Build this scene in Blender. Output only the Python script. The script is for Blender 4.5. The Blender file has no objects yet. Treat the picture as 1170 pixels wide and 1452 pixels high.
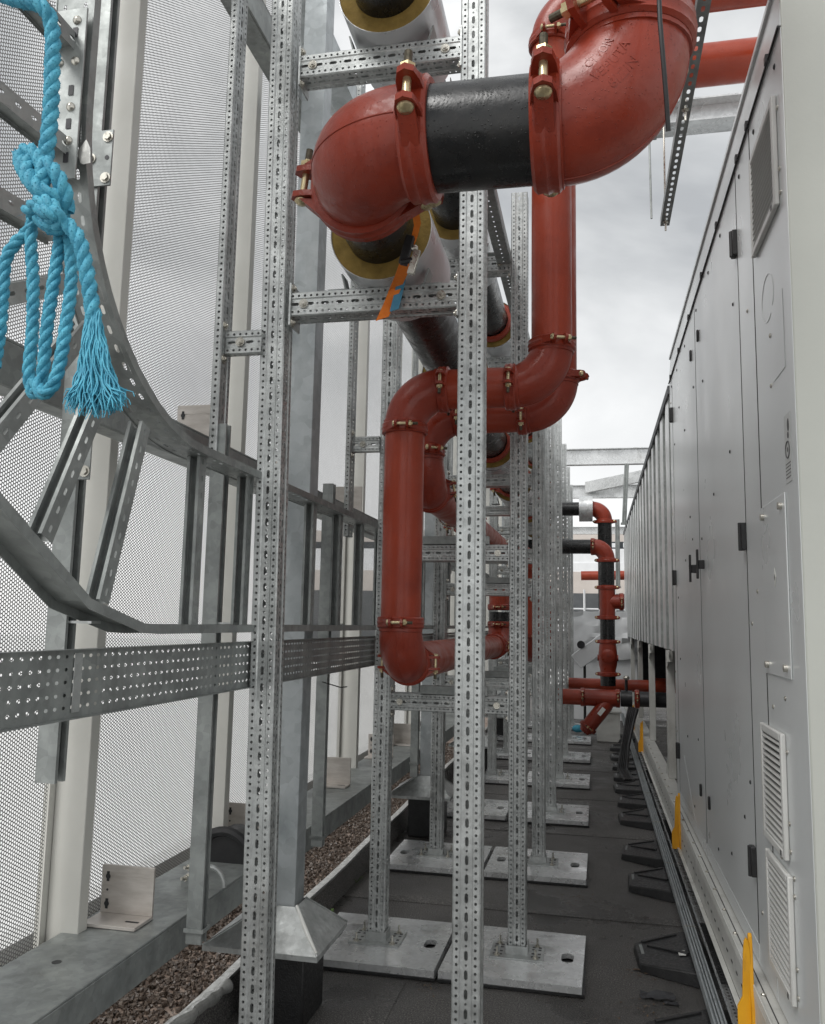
# camera axes: for each world axis its components along the picture's right, down and depth
CAM_L = (0.97784642, -0.00785882, -0.20917604)
CAM_D = (0.2083895, 0.13084922, 0.96925348)
CAM_U = (0.01975334, -0.99137113, 0.12958814)
import bpy, math, random
import numpy as np
from mathutils import Vector, Matrix
random.seed(7)
sc = bpy.context.scene
COL = sc.collection
H = 1.6                       # eye height above the roof; everything below is written relative to the eye
V = Vector
W = {}                        # world matrix of each object while building
ROOT = {}

def RP(px, py, D=.95):           # a point of the rope given as picture column/row read off the photograph, at its real distance D
    x, y, z = px - 585, py - 726, 1200.
    v = V((x * CAM_L[0] + y * CAM_L[1] + z * CAM_L[2], x * CAM_D[0] + y * CAM_D[1] + z * CAM_D[2], x * CAM_U[0] + y * CAM_U[1] + z * CAM_U[2])); return v / v.y * D
# ------------------------------------------------------------------ materials
def nd(nt, t, **k):
    n = nt.nodes.new(t)
    for a, b in k.items():
        if a[0] == '_': n.inputs[a[1:].replace('_', ' ')].default_value = b
        else: setattr(n, a, b)
    return n
def ramp(nt, stops):
    r = nt.nodes.new('ShaderNodeValToRGB'); e = r.color_ramp.elements
    e[0].position, e[0].color = stops[0][0], (*stops[0][1], 1)
    e[1].position, e[1].color = stops[-1][0], (*stops[-1][1], 1)
    for p, c in stops[1:-1]:
        x = e.new(p); x.color = (*c, 1)
    return r
def mat(name, c1, c2, scale=6, rough=.5, metal=0, rr=0.1, bump=0.0, bscale=80, detail=6, stretch=None, c3=None, drops=0, spec=.5, coat=0, vor=0, wear=None, vary=0):
    m = bpy.data.materials.new(name); m.use_nodes = True; nt = m.node_tree; L = nt.links
    b = nt.nodes['Principled BSDF']
    tc = nd(nt, 'ShaderNodeTexCoord'); oi = nd(nt, 'ShaderNodeObjectInfo')
    mo = nd(nt, 'ShaderNodeMath', operation='MULTIPLY'); mo.inputs[1].default_value = 37; L.new(oi.outputs['Random'], mo.inputs[0])
    va = nd(nt, 'ShaderNodeVectorMath', operation='ADD'); L.new(tc.outputs['Object'], va.inputs[0]); L.new(mo.outputs[0], va.inputs[1]); src = va.outputs[0]
    if stretch:
        mp = nd(nt, 'ShaderNodeMapping'); mp.inputs['Scale'].default_value = stretch
        L.new(src, mp.inputs[0]); src = mp.outputs[0]
    n = nd(nt, 'ShaderNodeTexNoise', _Scale=scale, _Detail=detail, _Roughness=.6); L.new(src, n.inputs['Vector'])
    st = [(.3, c1), (.7, c2)] if c3 is None else [(.25, c1), (.5, c2), (.75, c3)]
    r = ramp(nt, st); L.new(n.outputs[0], r.inputs[0]); col = r.outputs[0]
    if vor:
        v = nd(nt, 'ShaderNodeTexVoronoi', _Scale=vor); L.new(src, v.inputs['Vector'])
        mx = nd(nt, 'ShaderNodeMix', data_type='RGBA', blend_type='MULTIPLY'); mx.inputs[0].default_value = .35
        bw = nd(nt, 'ShaderNodeRGBToBW'); L.new(v.outputs['Color'], bw.inputs[0])
        mr = nd(nt, 'ShaderNodeMapRange'); mr.inputs[3].default_value = .55; mr.inputs[4].default_value = 1.25
        L.new(bw.outputs[0], mr.inputs[0]); L.new(col, mx.inputs[6]); L.new(mr.outputs[0], mx.inputs[7]); col = mx.outputs[2]
    if wear:                                        # dust, scuffs and dried runs with a shape of their own
        wc, ws, wa = wear
        wm = nd(nt, 'ShaderNodeMapping'); wm.inputs['Scale'].default_value = (1, 1, .35); L.new(va.outputs[0], wm.inputs[0])
        wn = nd(nt, 'ShaderNodeTexNoise', _Scale=ws, _Detail=9, _Roughness=.72); L.new(wm.outputs[0], wn.inputs['Vector'])
        wr = nd(nt, 'ShaderNodeMapRange'); wr.inputs[1].default_value = .54; wr.inputs[2].default_value = .74; wr.inputs[3].default_value = 0; wr.inputs[4].default_value = wa
        L.new(wn.outputs[0], wr.inputs[0]); wx = nd(nt, 'ShaderNodeMix', data_type='RGBA'); wx.inputs[7].default_value = (*wc, 1)
        L.new(wr.outputs[0], wx.inputs[0]); L.new(col, wx.inputs[6]); col = wx.outputs[2]
    if vary:                                        # every piece comes from another batch
        vr = nd(nt, 'ShaderNodeMapRange'); vr.inputs[3].default_value = 1 - vary; vr.inputs[4].default_value = 1 + vary; L.new(oi.outputs['Random'], vr.inputs[0])
        vx = nd(nt, 'ShaderNodeMix', data_type='RGBA', blend_type='MULTIPLY'); vx.inputs[0].default_value = 1; L.new(col, vx.inputs[6]); L.new(vr.outputs[0], vx.inputs[7]); col = vx.outputs[2]
    L.new(col, b.inputs['Base Color'])
    n2 = nd(nt, 'ShaderNodeTexNoise', _Scale=scale * 2.3, _Detail=4); L.new(src, n2.inputs['Vector'])
    mr = nd(nt, 'ShaderNodeMapRange'); mr.inputs[1].default_value = .3; mr.inputs[2].default_value = .7
    mr.inputs[3].default_value = max(.03, rough - rr); mr.inputs[4].default_value = min(1, rough + rr)
    L.new(n2.outputs[0], mr.inputs[0]); L.new(mr.outputs[0], b.inputs['Roughness'])
    b.inputs['Metallic'].default_value = metal
    b.inputs['Specular IOR Level'].default_value = spec
    if coat:
        b.inputs['Coat Weight'].default_value = coat; b.inputs['Coat Roughness'].default_value = .12
    if bump or drops:
        bp = nd(nt, 'ShaderNodeBump', _Strength=1.0, _Distance=1.0)
        n3 = nd(nt, 'ShaderNodeTexNoise', _Scale=bscale, _Detail=3); L.new(src, n3.inputs['Vector'])
        mm = nd(nt, 'ShaderNodeMath', operation='MULTIPLY'); mm.inputs[1].default_value = bump
        L.new(n3.outputs[0], mm.inputs[0]); hgt = mm.outputs[0]
        if drops:                                    # rain drops standing on the paint
            v = nd(nt, 'ShaderNodeTexVoronoi', _Scale=drops); L.new(src, v.inputs['Vector'])
            m1 = nd(nt, 'ShaderNodeMapRange', interpolation_type='SMOOTHSTEP'); m1.inputs[1].default_value = .12; m1.inputs[2].default_value = .26
            m1.inputs[3].default_value = .0016; m1.inputs[4].default_value = 0
            L.new(v.outputs['Distance'], m1.inputs[0])
            bw = nd(nt, 'ShaderNodeSeparateColor'); L.new(v.outputs['Color'], bw.inputs[0])
            gt = nd(nt, 'ShaderNodeMath', operation='GREATER_THAN'); gt.inputs[1].default_value = .55; L.new(bw.outputs[0], gt.inputs[0])
            m2 = nd(nt, 'ShaderNodeMath', operation='MULTIPLY'); L.new(m1.outputs[0], m2.inputs[0]); L.new(gt.outputs[0], m2.inputs[1])
            ad = nd(nt, 'ShaderNodeMath', operation='ADD'); L.new(hgt, ad.inputs[0]); L.new(m2.outputs[0], ad.inputs[1]); hgt = ad.outputs[0]
        L.new(hgt, bp.inputs['Height']); L.new(bp.outputs[0], b.inputs['Normal'])
    return m
M = {}
M['galv'] = mat('galvanised steel', (.38, .395, .39), (.62, .64, .63), 9, .43, .7, .12, .0006, 60, vor=55, wear=((.16, .16, .15), 9, .55), vary=.12)
M['galv_bright'] = mat('bright galvanised plate', (.62, .63, .63), (.78, .79, .79), 3, .28, .55, .14, .0004, 20, vor=60, wear=((.22, .21, .19), 5, .7), vary=.08)
M['galv_dull'] = mat('weathered galvanised steel', (.23, .245, .24), (.37, .39, .38), 7, .5, .55, .12, .0006, 60, vor=45, wear=((.12, .12, .115), 6, .5), vary=.15)
M['galv_white'] = mat('zinc whitened column steel', (.27, .3, .31), (.47, .5, .51), 4, .55, .5, .1, .0005, 60, vor=22, c3=(.38, .41, .42), wear=((.55, .57, .57), 5, .5))
M['perf'] = mat('perforated sheet coating', (.27, .27, .262), (.33, .33, .32), 3, .5, .1, .08)
M['cream'] = mat('cream powder coated aluminium', (.52, .515, .475), (.6, .595, .555), 2.5, .45, 0, .1, .0003, 40)
M['alu'] = mat('mill finish aluminium bracket', (.5, .46, .42), (.7, .66, .62), 8, .45, .45, .1, .0004, 60, stretch=(1, 1, 4))
M['red'] = mat('red coated pipe', (.235, .028, .010), (.33, .044, .016), 5, .42, 0, .14, .0005, 120, c3=(.28, .035, .013), drops=160, coat=.12, spec=.4, wear=((.3, .09, .06), 11, .22))
M['red_cast'] = mat('red cast fitting', (.185, .020, .009), (.275, .035, .015), 6, .4, 0, .14, .0014, 55, c3=(.23, .027, .0115), drops=130, coat=.15, spec=.4, wear=((.28, .08, .055), 9, .2))
M['black_pipe'] = mat('black lacquered steel pipe', (.004, .0045, .005), (.01, .0105, .011), 8, .3, 0, .12, .0006, 90, drops=120, c3=(.016, .015, .014), wear=((.05, .045, .04), 14, .3))
M['jacket'] = mat('pipe insulation jacket', (.5, .51, .52), (.66, .67, .68), 3, .3, .3, .1, .004, 9)
M['foam'] = mat('phenolic foam insulation', (.17, .11, .022), (.3, .2, .05), 18, .9, 0, .05, .002, 120)
M['bolt'] = mat('zinc plated bolt', (.45, .43, .38), (.62, .6, .54), 30, .3, .9, .1)
M['brass'] = mat('yellow zinc bolt', (.5, .4, .22), (.66, .56, .36), 30, .32, .85, .1)
M['thread'] = mat('oiled thread', (.05, .045, .03), (.12, .1, .07), 90, .45, .6, .1)
M['unit'] = mat('grey metallic coated casing', (.59, .61, .61), (.64, .66, .66), 1.0, .3, .12, .035, .0001, 120, detail=2, spec=.6)
M['unit_end'] = mat('grey painted casing end', (.42, .43, .395), (.46, .47, .43), 2, .5, 0, .08, .0004, 60)
M['coil'] = mat('folded bare sheet', (.7, .71, .71), (.78, .79, .79), 1.2, .32, .35, .06, 0, 5, stretch=(1, 1, .35))
M['ledge'] = mat('pale grey base rail', (.5, .5, .47), (.62, .62, .59), 6, .4, .1, .1, .0004, 60, wear=((.3, .29, .26), 7, .6))
M['grille'] = mat('light grey plastic grille', (.5, .5, .48), (.57, .57, .55), 4, .45, 0, .05)
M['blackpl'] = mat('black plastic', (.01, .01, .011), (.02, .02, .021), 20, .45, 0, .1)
M['rubber'] = mat('black recycled rubber', (.010, .010, .0105), (.02, .02, .0205), 30, .45, 0, .12, .002, 160, wear=((.06, .055, .05), 12, .4))
M['yellow'] = mat('yellow lifting bracket paint', (.66, .3, .008), (.78, .39, .012), 7, .4, 0, .1, .0005, 60, wear=((.3, .16, .04), 16, .7))
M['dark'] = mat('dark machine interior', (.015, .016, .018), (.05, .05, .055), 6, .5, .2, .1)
M['rope'] = mat('blue polypropylene rope', (.03, .23, .35), (.09, .42, .56), 60, .65, 0, .1, .001, 500)
M['strap'] = mat('orange webbing', (.78, .17, .01), (.88, .24, .02), 60, .7, 0, .1, .001, 500)
M['tape'] = mat('blue tape', (.05, .22, .36), (.08, .28, .42), 60, .6, 0, .1)
M['foil'] = mat('foil faced edge batten', (.42, .42, .4), (.68, .68, .65), 20, .4, .5, .15, .006, 16)
M['sticker'] = mat('white label', (.7, .7, .66), (.8, .8, .77), 10, .5)
M['label_grey'] = mat('grey label', (.5, .51, .5), (.55, .56, .55), 10, .5)
M['ink'] = mat('grey print', (.07, .07, .07), (.1, .1, .1), 10, .6)
M['concrete'] = mat('pale concrete', (.66, .66, .65), (.74, .74, .73), 1.2, .9, 0, .05, .01, 8)
M['stone'] = mat('brown gravel', (.09, .06, .045), (.2, .15, .12), 14, .6, 0, .15, c3=(.3, .24, .2))
M['brick'] = mat('pale brick', (.5, .45, .41), (.58, .53, .49), 3, .85, 0, .05)
M['wall_dark'] = mat('dark cladding', (.06, .065, .07), (.1, .105, .11), 2, .6)
M['white'] = mat('white coated sheet', (.68, .69, .7), (.78, .79, .8), 3, .5)
M['leaf'] = mat('weed leaf', (.06, .12, .02), (.12, .2, .04), 20, .6)
M['litter'] = mat('wet leaf litter', (.08, .05, .03), (.2, .14, .09), 30, .7)
M['glass'] = mat('dark window', (.02, .025, .03), (.03, .035, .04), 3, .1)
M['rust'] = mat('light rust', (.25, .13, .06), (.36, .2, .1), 30, .8)

def roof_mat():
    m = bpy.data.materials.new('mineral roofing felt'); m.use_nodes = True; nt = m.node_tree; L = nt.links; b = nt.nodes['Principled BSDF']
    tc = nd(nt, 'ShaderNodeTexCoord')
    big = nd(nt, 'ShaderNodeTexNoise', _Scale=1.1, _Detail=6, _Roughness=.6); L.new(tc.outputs['Object'], big.inputs['Vector'])
    gr = nd(nt, 'ShaderNodeTexNoise', _Scale=150, _Detail=4, _Roughness=.85); L.new(tc.outputs['Object'], gr.inputs['Vector'])
    r1 = ramp(nt, [(.3, (.08, .076, .073)), (.5, (.14, .134, .128)), (.72, (.2, .192, .184))]); L.new(big.outputs[0], r1.inputs[0])
    r2 = ramp(nt, [(.40, (.25, .25, .25)), (.55, (1, 1, 1)), (.68, (3.4, 3.3, 3.1))]); L.new(gr.outputs[0], r2.inputs[0])
    mx = nd(nt, 'ShaderNodeMix', data_type='RGBA', blend_type='MULTIPLY'); mx.inputs[0].default_value = 1
    L.new(r1.outputs[0], mx.inputs[6]); L.new(r2.outputs[0], mx.inputs[7]); L.new(mx.outputs[2], b.inputs['Base Color'])
    r3 = ramp(nt, [(.38, (.16, .16, .16)), (.56, (.7, .7, .7))]); L.new(big.outputs[0], r3.inputs[0]); L.new(r3.outputs[0], b.inputs['Roughness'])
    bp = nd(nt, 'ShaderNodeBump', _Strength=1, _Distance=.007); L.new(gr.outputs[0], bp.inputs['Height']); L.new(bp.outputs[0], b.inputs['Normal'])
    return m
M['roof'] = roof_mat()

# ------------------------------------------------------------------ mesh builder
class MB:
    def __init__(s): s.v = []; s.f = []
    def add(s, vs, fs):
        n = len(s.v); s.v += [tuple(p) for p in vs]; s.f += [tuple(i + n for i in f) for f in fs]; return s
    def box(s, x0, x1, y0, y1, z0, z1):
        x0, x1 = min(x0, x1), max(x0, x1); y0, y1 = min(y0, y1), max(y0, y1); z0, z1 = min(z0, z1), max(z0, z1)
        return s.add([(x0, y0, z0), (x1, y0, z0), (x1, y1, z0), (x0, y1, z0), (x0, y0, z1), (x1, y0, z1), (x1, y1, z1), (x0, y1, z1)],
                     [(0, 3, 2, 1), (4, 5, 6, 7), (0, 1, 5, 4), (1, 2, 6, 5), (2, 3, 7, 6), (3, 0, 4, 7)])
    def obox(s, c, ax, ay, az, hx, hy, hz):
        c = V(c); ax = V(ax).normalized() * hx; ay = V(ay).normalized() * hy; az = V(az).normalized() * hz
        p = [c + ax * i + ay * j + az * k for k in (-1, 1) for i, j in ((-1, -1), (1, -1), (1, 1), (-1, 1))]
        f = [(0, 3, 2, 1), (4, 5, 6, 7), (0, 1, 5, 4), (1, 2, 6, 5), (2, 3, 7, 6), (3, 0, 4, 7)]
        if ax.cross(ay).dot(az) < 0: f = [t[::-1] for t in f]
        return s.add(p, f)
    def prism(s, pts, ext, cap=True):                 # closed outline of 3-D points pushed along ext
        n = len(pts); e = V(ext); a = [V(p) for p in pts]
        fs = [(i, (i + 1) % n, (i + 1) % n + n, i + n) for i in range(n)]
        if cap: fs += [tuple(range(n))[::-1], tuple(range(n, 2 * n))]
        return s.add(a + [p + e for p in a], fs)
    def tube(s, path, r, n=16, cap=True, closed=False):
        path = [V(p) for p in path]; m = len(path); rr = r if isinstance(r, (list, tuple)) else [r] * m
        t0 = (path[1] - path[0]).normalized()
        u = t0.orthogonal().normalized(); vs = []; fs = []; pt = t0
        for i, p in enumerate(path):
            if closed: t = (path[(i + 1) % m] - path[i - 1]).normalized()
            else: t = (path[min(i + 1, m - 1)] - path[max(i - 1, 0)]).normalized()
            if i: u = pt.rotation_difference(t) @ u
            pt = t; u = (u - t * u.dot(t)).normalized(); w = t.cross(u)
            for k in range(n):
                a = 2 * math.pi * k / n; vs.append(p + (u * math.cos(a) + w * math.sin(a)) * rr[i])
        for i in range(m if closed else m - 1):
            j = (i + 1) % m
            for k in range(n): fs.append((i * n + k, i * n + (k + 1) % n, j * n + (k + 1) % n, j * n + k))
        if cap and not closed: fs += [tuple(range(n))[::-1], tuple(range((m - 1) * n, m * n))]
        return s.add(vs, fs)
    def lathe(s, c, axis, prof, n=32, closed=False):      # prof: (height along axis, radius)
        c = V(c); t = V(axis).normalized(); u = t.orthogonal().normalized(); w = t.cross(u); vs = []; fs = []
        for h, r in prof:
            for k in range(n):
                a = 2 * math.pi * k / n; vs.append(c + t * h + (u * math.cos(a) + w * math.sin(a)) * r)
        m = len(prof)
        for i in range(m if closed else m - 1):
            j = (i + 1) % m
            for k in range(n): fs.append((i * n + k, i * n + (k + 1) % n, j * n + (k + 1) % n, j * n + k))
        return s.add(vs, fs)
    def cyl(s, a, b, r, n=16): return s.tube([a, b], r, n)
    def ball(s, c, r, n=10, sc3=(1, 1, 1)):
        vs = []; fs = []
        for i in range(n + 1):
            th = math.pi * i / n
            for k in range(n):
                ph = 2 * math.pi * k / n
                vs.append((c[0] + sc3[0] * r * math.sin(th) * math.cos(ph), c[1] + sc3[1] * r * math.sin(th) * math.sin(ph), c[2] + sc3[2] * r * math.cos(th)))
        for i in range(n):
            for k in range(n): fs.append((i * n + k, (i + 1) * n + k, (i + 1) * n + (k + 1) % n, i * n + (k + 1) % n))
        return s.add(vs, fs)
    def mesh(s, name, m, org=(0, 0, 0), smooth=35, bev=0):
        me = bpy.data.meshes.new(name)
        a = np.array(s.v, dtype=np.float64).reshape(-1, 3) - np.array(org)
        me.from_pydata(a.tolist(), [], s.f); me.materials.append(M[m] if isinstance(m, str) else m)
        if smooth:
            me.polygons.foreach_set('use_smooth', [True] * len(me.polygons)); me.set_sharp_from_angle(angle=math.radians(smooth))
        me.update(); return me
def put(o, parent, mw):
    W[o] = mw
    if parent: o.parent = parent; ROOT[o] = ROOT[parent]; o.matrix_basis = W[parent].inverted() @ mw
    else: ROOT[o] = o; o.matrix_basis = mw
    COL.objects.link(o); return o
def props(o, label=None, cat=None, group=None, kind=None):
    if label: o['label'] = label
    if cat: o['category'] = cat
    if group: o['group'] = group
    if kind: o['kind'] = kind
    return o
def thing(name, label, cat, loc, group=None):
    return props(put(bpy.data.objects.new(name, None), None, Matrix.Translation(V(loc))), label, cat, group)
def part(name, mb, m, parent, smooth=35, bev=0, label=None):
    org = W[ROOT[parent]].translation
    o = bpy.data.objects.new(name, mb.mesh(name, m, org, smooth))
    put(o, parent, Matrix.Translation(org))
    if bev: bevel(o, bev)
    if label: o['label'] = label
    return o
def bevel(o, w, seg=2):
    b = o.modifiers.new('Bevel', 'BEVEL'); b.width = w; b.segments = seg; b.limit_method = 'ANGLE'; b.angle_limit = math.radians(40)
def solo(name, mb, m, label, cat, loc, group=None, smooth=35, bev=0, kind=None):
    o = bpy.data.objects.new(name, mb.mesh(name, m, loc, smooth)); put(o, None, Matrix.Translation(V(loc)))
    if bev: bevel(o, bev)
    return props(o, label, cat, group, kind)
def inst(name, me, parent, mw, label=None):
    o = bpy.data.objects.new(name, me); put(o, parent, mw)
    if label: o['label'] = label
    return o
def copy_tree(o, parent=None, mw=None):
    c = o.copy(); 
    if parent is None: c.matrix_basis = mw; ROOT[c] = c; W[c] = mw
    else: c.parent = parent; ROOT[c] = ROOT[parent]; W[c] = W[parent] @ c.matrix_basis
    COL.objects.link(c)
    for ch in [x for x in list(W) if x.parent == o]: copy_tree(ch, c)
    return c

# ------------------------------------------------------------------ perforated metal
def cell(mb, f, a0, a1, b0, b1, ha, hb, slot=False):
    ca, cb = (a0 + a1) / 2, (b0 + b1) / 2
    B = [(a1, cb), (a1, b1), (ca, b1), (a0, b1), (a0, cb), (a0, b0), (ca, b0), (a1, b0)]
    q, p = (.93, .72) if slot else (.72, .72)
    Hh = [(ha, 0), (ha * q, hb * p), (0, hb), (-ha * q, hb * p), (-ha, 0), (-ha * q, -hb * p), (0, -hb), (ha * q, -hb * p)]
    vs = [f(x, y) for x, y in B] + [f(ca + x, cb + y) for x, y in Hh]
    mb.add(vs, [(i, (i + 1) % 8, (i + 1) % 8 + 8, i + 8) for i in range(8)])
def holed(mb, f, L, cols, seg=0):
    """cols: (a0, a1, kind) across; f(a, b) -> point; b runs 0..L"""
    for a0, a1, kind in cols:
        if kind is None:
            n = max(1, int(L / seg)) if seg else 1
            for i in range(n):
                b0, b1 = L * i / n, L * (i + 1) / n
                mb.add([f(a0, b0), f(a1, b0), f(a1, b1), f(a0, b1)], [(0, 1, 2, 3)])
        elif kind[0] == 'r':                            # ('r', pitch, half a, half b)
            n = max(1, round(L / kind[1])); p = L / n
            for i in range(n): cell(mb, f, a0, a1, i * p, (i + 1) * p, kind[2], kind[3])
        elif kind[0] == 's':                            # slot and small round hole in turn
            n = max(1, round(L / .0545)); p = L / n
            for i in range(n):
                b = i * p
                cell(mb, f, a0, a1, b, b + p * .7, .0056, .0148, True); cell(mb, f, a0, a1, b + p * .7, b + p, .0038, .0038)
        elif kind[0] == 'q':                            # slots only: ('q', pitch, half a, half b)
            n = max(1, round(L / kind[1])); p = L / n
            for i in range(n): cell(mb, f, a0, a1, i * p, (i + 1) * p, kind[2], kind[3], True)
PM = {}
def perf_mesh(w, d, L, m='galv'):
    """box profile, holes on all four sides, axis +Z from the origin, w along X, d along Y"""
    k = (round(w, 3), round(d, 3), round(L, 2), m)
    if k in PM: return PM[k]
    mb = MB(); ch = .004
    R = ('r', .022, .0046, .0046)
    def face(o, ua, na, half):
        e = half - ch
        def fl(off): return lambda a, b: (o[0] + ua[0] * a + na[0] * off, o[1] + ua[1] * a + na[1] * off, b)
        if half > .035:
            s = half / .043
            r0, r1, c = .0205 * s, .0365 * s, .0165 * s
            if r1 > e: r1 = e
            for sg in (-1, 1):
                x0, x1 = sorted((sg * r0, sg * r1)); holed(mb, fl(0), L, [(x0, x1, R)])
                x0, x1 = sorted((sg * r1, sg * e)); holed(mb, fl(0), L, [(x0, x1, None)])
                a, b2 = sg * c, sg * r0
                p = [fl(-.003)(a, 0), fl(0)(b2, 0), fl(0)(b2, L), fl(-.003)(a, L)]
                mb.add(p, [(0, 1, 2, 3)] if sg > 0 else [(3, 2, 1, 0)])
            holed(mb, fl(-.003), L, [(-c, c, ('s',))])
        else:
            holed(mb, fl(0), L, [(-e, -.008, None), (-.008, .008, R), (.008, e, None)])
    hw, hd = w / 2, d / 2
    face((0, -hd), (1, 0), (0, -1), hw); face((0, hd), (-1, 0), (0, 1), hw)
    face((hw, 0), (0, 1), (1, 0), hd); face((-hw, 0), (0, -1), (-1, 0), hd)
    for sx, sy in ((1, 1), (1, -1), (-1, 1), (-1, -1)):
        p = [(sx * hw, sy * (hd - ch)), (sx * (hw - ch), sy * hd)]
        q = [(*p[0], 0), (*p[1], 0), (*p[1], L), (*p[0], L)]
        mb.add(q, [(0, 1, 2, 3)] if sx * sy > 0 else [(3, 2, 1, 0)])
    PM[k] = mb.mesh('perforated_section', m, smooth=20); return PM[k]
def rot_to(axis, up=None):
    """matrix whose Z runs along axis"""
    z = V(axis).normalized(); x = V(up) if up else z.orthogonal(); x = (x - z * x.dot(z)).normalized(); y = z.cross(x)
    return Matrix((x, y, z)).transposed().to_4x4()
def T(x, y, z): return Matrix.Translation(V((x, y, z)))

def bolt_mb(mb, p, ax, r=.009, h=.008, thread=.0, washer=True):
    ax = V(ax).normalized(); p = V(p)
    if washer: mb.tube([p, p + ax * .003], r * 1.5, 12)
    mb.tube([p, p + ax * h], r, 6)
    if thread: mb.tube([p, p + ax * (h + thread)], r * .52, 8)

# ------------------------------------------------------------------ piping
def arc(c, a, b, R, n=14, lead=0.0):
    """elbow centre line: c = corner where the two axes meet, a and b = unit directions of its two ends"""
    c, a, b = V(c), V(a), V(b); o = c + (a + b) * R; pts = []
    for i in range(n + 1):
        t = math.pi / 2 * i / n
        pts.append(o - b * R * math.cos(t) - a * R * math.sin(t))
    return ([c + a * (R + lead)] if lead else []) + pts + ([c + b * (R + lead)] if lead else [])
def elbow(parent, c, a, b, R, r, m='red_cast', name='elbow'):
    mb = MB(); pts = arc(c, a, b, R, 18)
    rr = [r * (1.03 + .07 * math.sin(math.pi * i / 18)) for i in range(19)]
    mb.tube(pts, rr, 36)
    for d in (a, b):
        d = V(d); e = V(c) + d * R
        mb.lathe(e - d * .028, d, [(-.006, r * 1.02), (-.004, r * 1.085), (.008, r * 1.085), (.012, r * 1.02)], 36)
    # casting seam round the outside of the bend
    cc, A, B = V(c), V(a), V(b); o = cc + (A + B) * R; sm = []
    for i in range(19):
        t = math.pi / 2 * i / 18; d = (-B * math.cos(t) - A * math.sin(t)); sm.append(o + d * (R + rr[i] * .999))
    mb.tube(sm, .0022, 6)
    return part(name, mb, m, parent, smooth=50)
def coupling(parent, p, ax, lug, r, m='red_cast', w=.052, flip=1):
    p, t, x = V(p), V(ax).normalized(), V(lug); x = (x - t * x.dot(t)).normalized(); y = t.cross(x) * flip; k = max(.75, r / .084 * .9); w = w * k
    mb = MB()
    mb.lathe(p, t, [(-w / 2, r * .99), (-w / 2, r * 1.1), (-w * .38, r * 1.17), (-w * .15, r * 1.15), (0, r * 1.19), (w * .15, r * 1.15), (w * .38, r * 1.17), (w / 2, r * 1.1), (w / 2, r * .99)], 40)
    bs = []
    for s in (1, -1):
        X = x * s
        for q in (-1, 1):
            yo = y * q * .027 * k; th = .006 * k
            out = []
            for da, rad in ((-.46, r * 1.0), (-.4, r * 1.14 + .02 * k), (-.28, r * 1.14 + .040 * k), (0, r * 1.14 + .048 * k), (.28, r * 1.14 + .040 * k), (.4, r * 1.14 + .02 * k), (.46, r * 1.0)):
                out.append(p + X * rad + t * w * da + yo - y * q * th)
            mb.prism(out, y * q * th * 2)
            # web from the ear back to the ring
            e = p + X * (r * 1.08) + yo + y * q * .010 * k
            mb.prism([e - t * w * .3 + y * q * .035 * k - X * .02 * k, e - t * w * .3 + X * .03 * k, e - t * w * .3 - X * .03 * k], t * w * .6)
        b = MB(); c = p + X * (r * 1.14 + .024 * k); rb = .0075 * k
        b.tube([c - y * .04 * k, c + y * .052 * k], rb, 12)
        b.lathe(c - y * .034 * k, -y, [(0, .015 * k), (.004 * k, .0148 * k), (.009 * k, .010 * k), (.0105 * k, .0005)], 16)
        b.tube([c + y * .034 * k, c + y * .047 * k], .0145 * k, 6)
        bs.append((b, c))
    o = part('coupling', mb, m, parent, smooth=40)
    for b, c in bs:
        q = part('bolt', b, 'brass', o, smooth=40)
        tb = MB(); tb.tube([c + y * .047 * k, c + y * .075 * k], .0073 * k, 10)
        v = q.data; n = len(v.vertices)
        me2 = tb.mesh('x', 'thread', W[ROOT[o]].translation)
        # thread end joined into the bolt as a second material
        import bmesh
        bm = bmesh.new(); bm.from_mesh(v); nf = len(bm.faces); bm.from_mesh(me2); bm.faces.ensure_lookup_table()
        for fc in bm.faces[nf:]: fc.material_index = 1
        bm.to_mesh(v); bm.free(); v.materials.append(M['thread']); bpy.data.meshes.remove(me2)
    return o
def pipe(parent, a, b, r, m='red', name='pipe_section', n=36, bead=True):
    mb = MB(); mb.tube([a, b], r, n)
    return part(name, mb, m, parent, smooth=40)
ORD = ['nearest', 'second', 'third', 'fourth', 'fifth', 'sixth', 'seventh', 'eighth', 'ninth', 'tenth', 'eleventh', 'twelfth', 'thirteenth', 'fourteenth']

# ================================================================== SETTING
mb = MB(); mb.add([(-600, -600, -16), (600, -600, -16), (600, 600, -16), (-600, 600, -16)], [(0, 1, 2, 3)])
solo('ground', mb, 'concrete', None, None, (0, 0, -16), kind='structure')
mb = MB(); mb.box(-1.53, 9, -5, 24, -2.1, -1.6)
solo('roof_deck', mb, 'roof', None, None, (0, 0, -1.6), kind='structure')
mb = MB(); mb.box(-2.1, -1.53, -5, 24, -2.1, -1.56)
solo('gravel_bed', mb, 'stone', None, None, (-1.8, 0, -1.56), kind='structure')
# overlapped seams of the felt: strips 4 mm proud
mb = MB()
for y in (0.6, 2.75, 5.02, 6.9, 8.3, 9.9, 11.6, 13.2):
    mb.box(-1.47, .9, y, y + .11, -1.599, -1.5965)
mb.box(-.93, -.84, 2.861, 3.95, -1.599, -1.5975)
solo('roof_felt_laps', mb, 'roof', None, None, (0, 0, -1.6), kind='structure')
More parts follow.
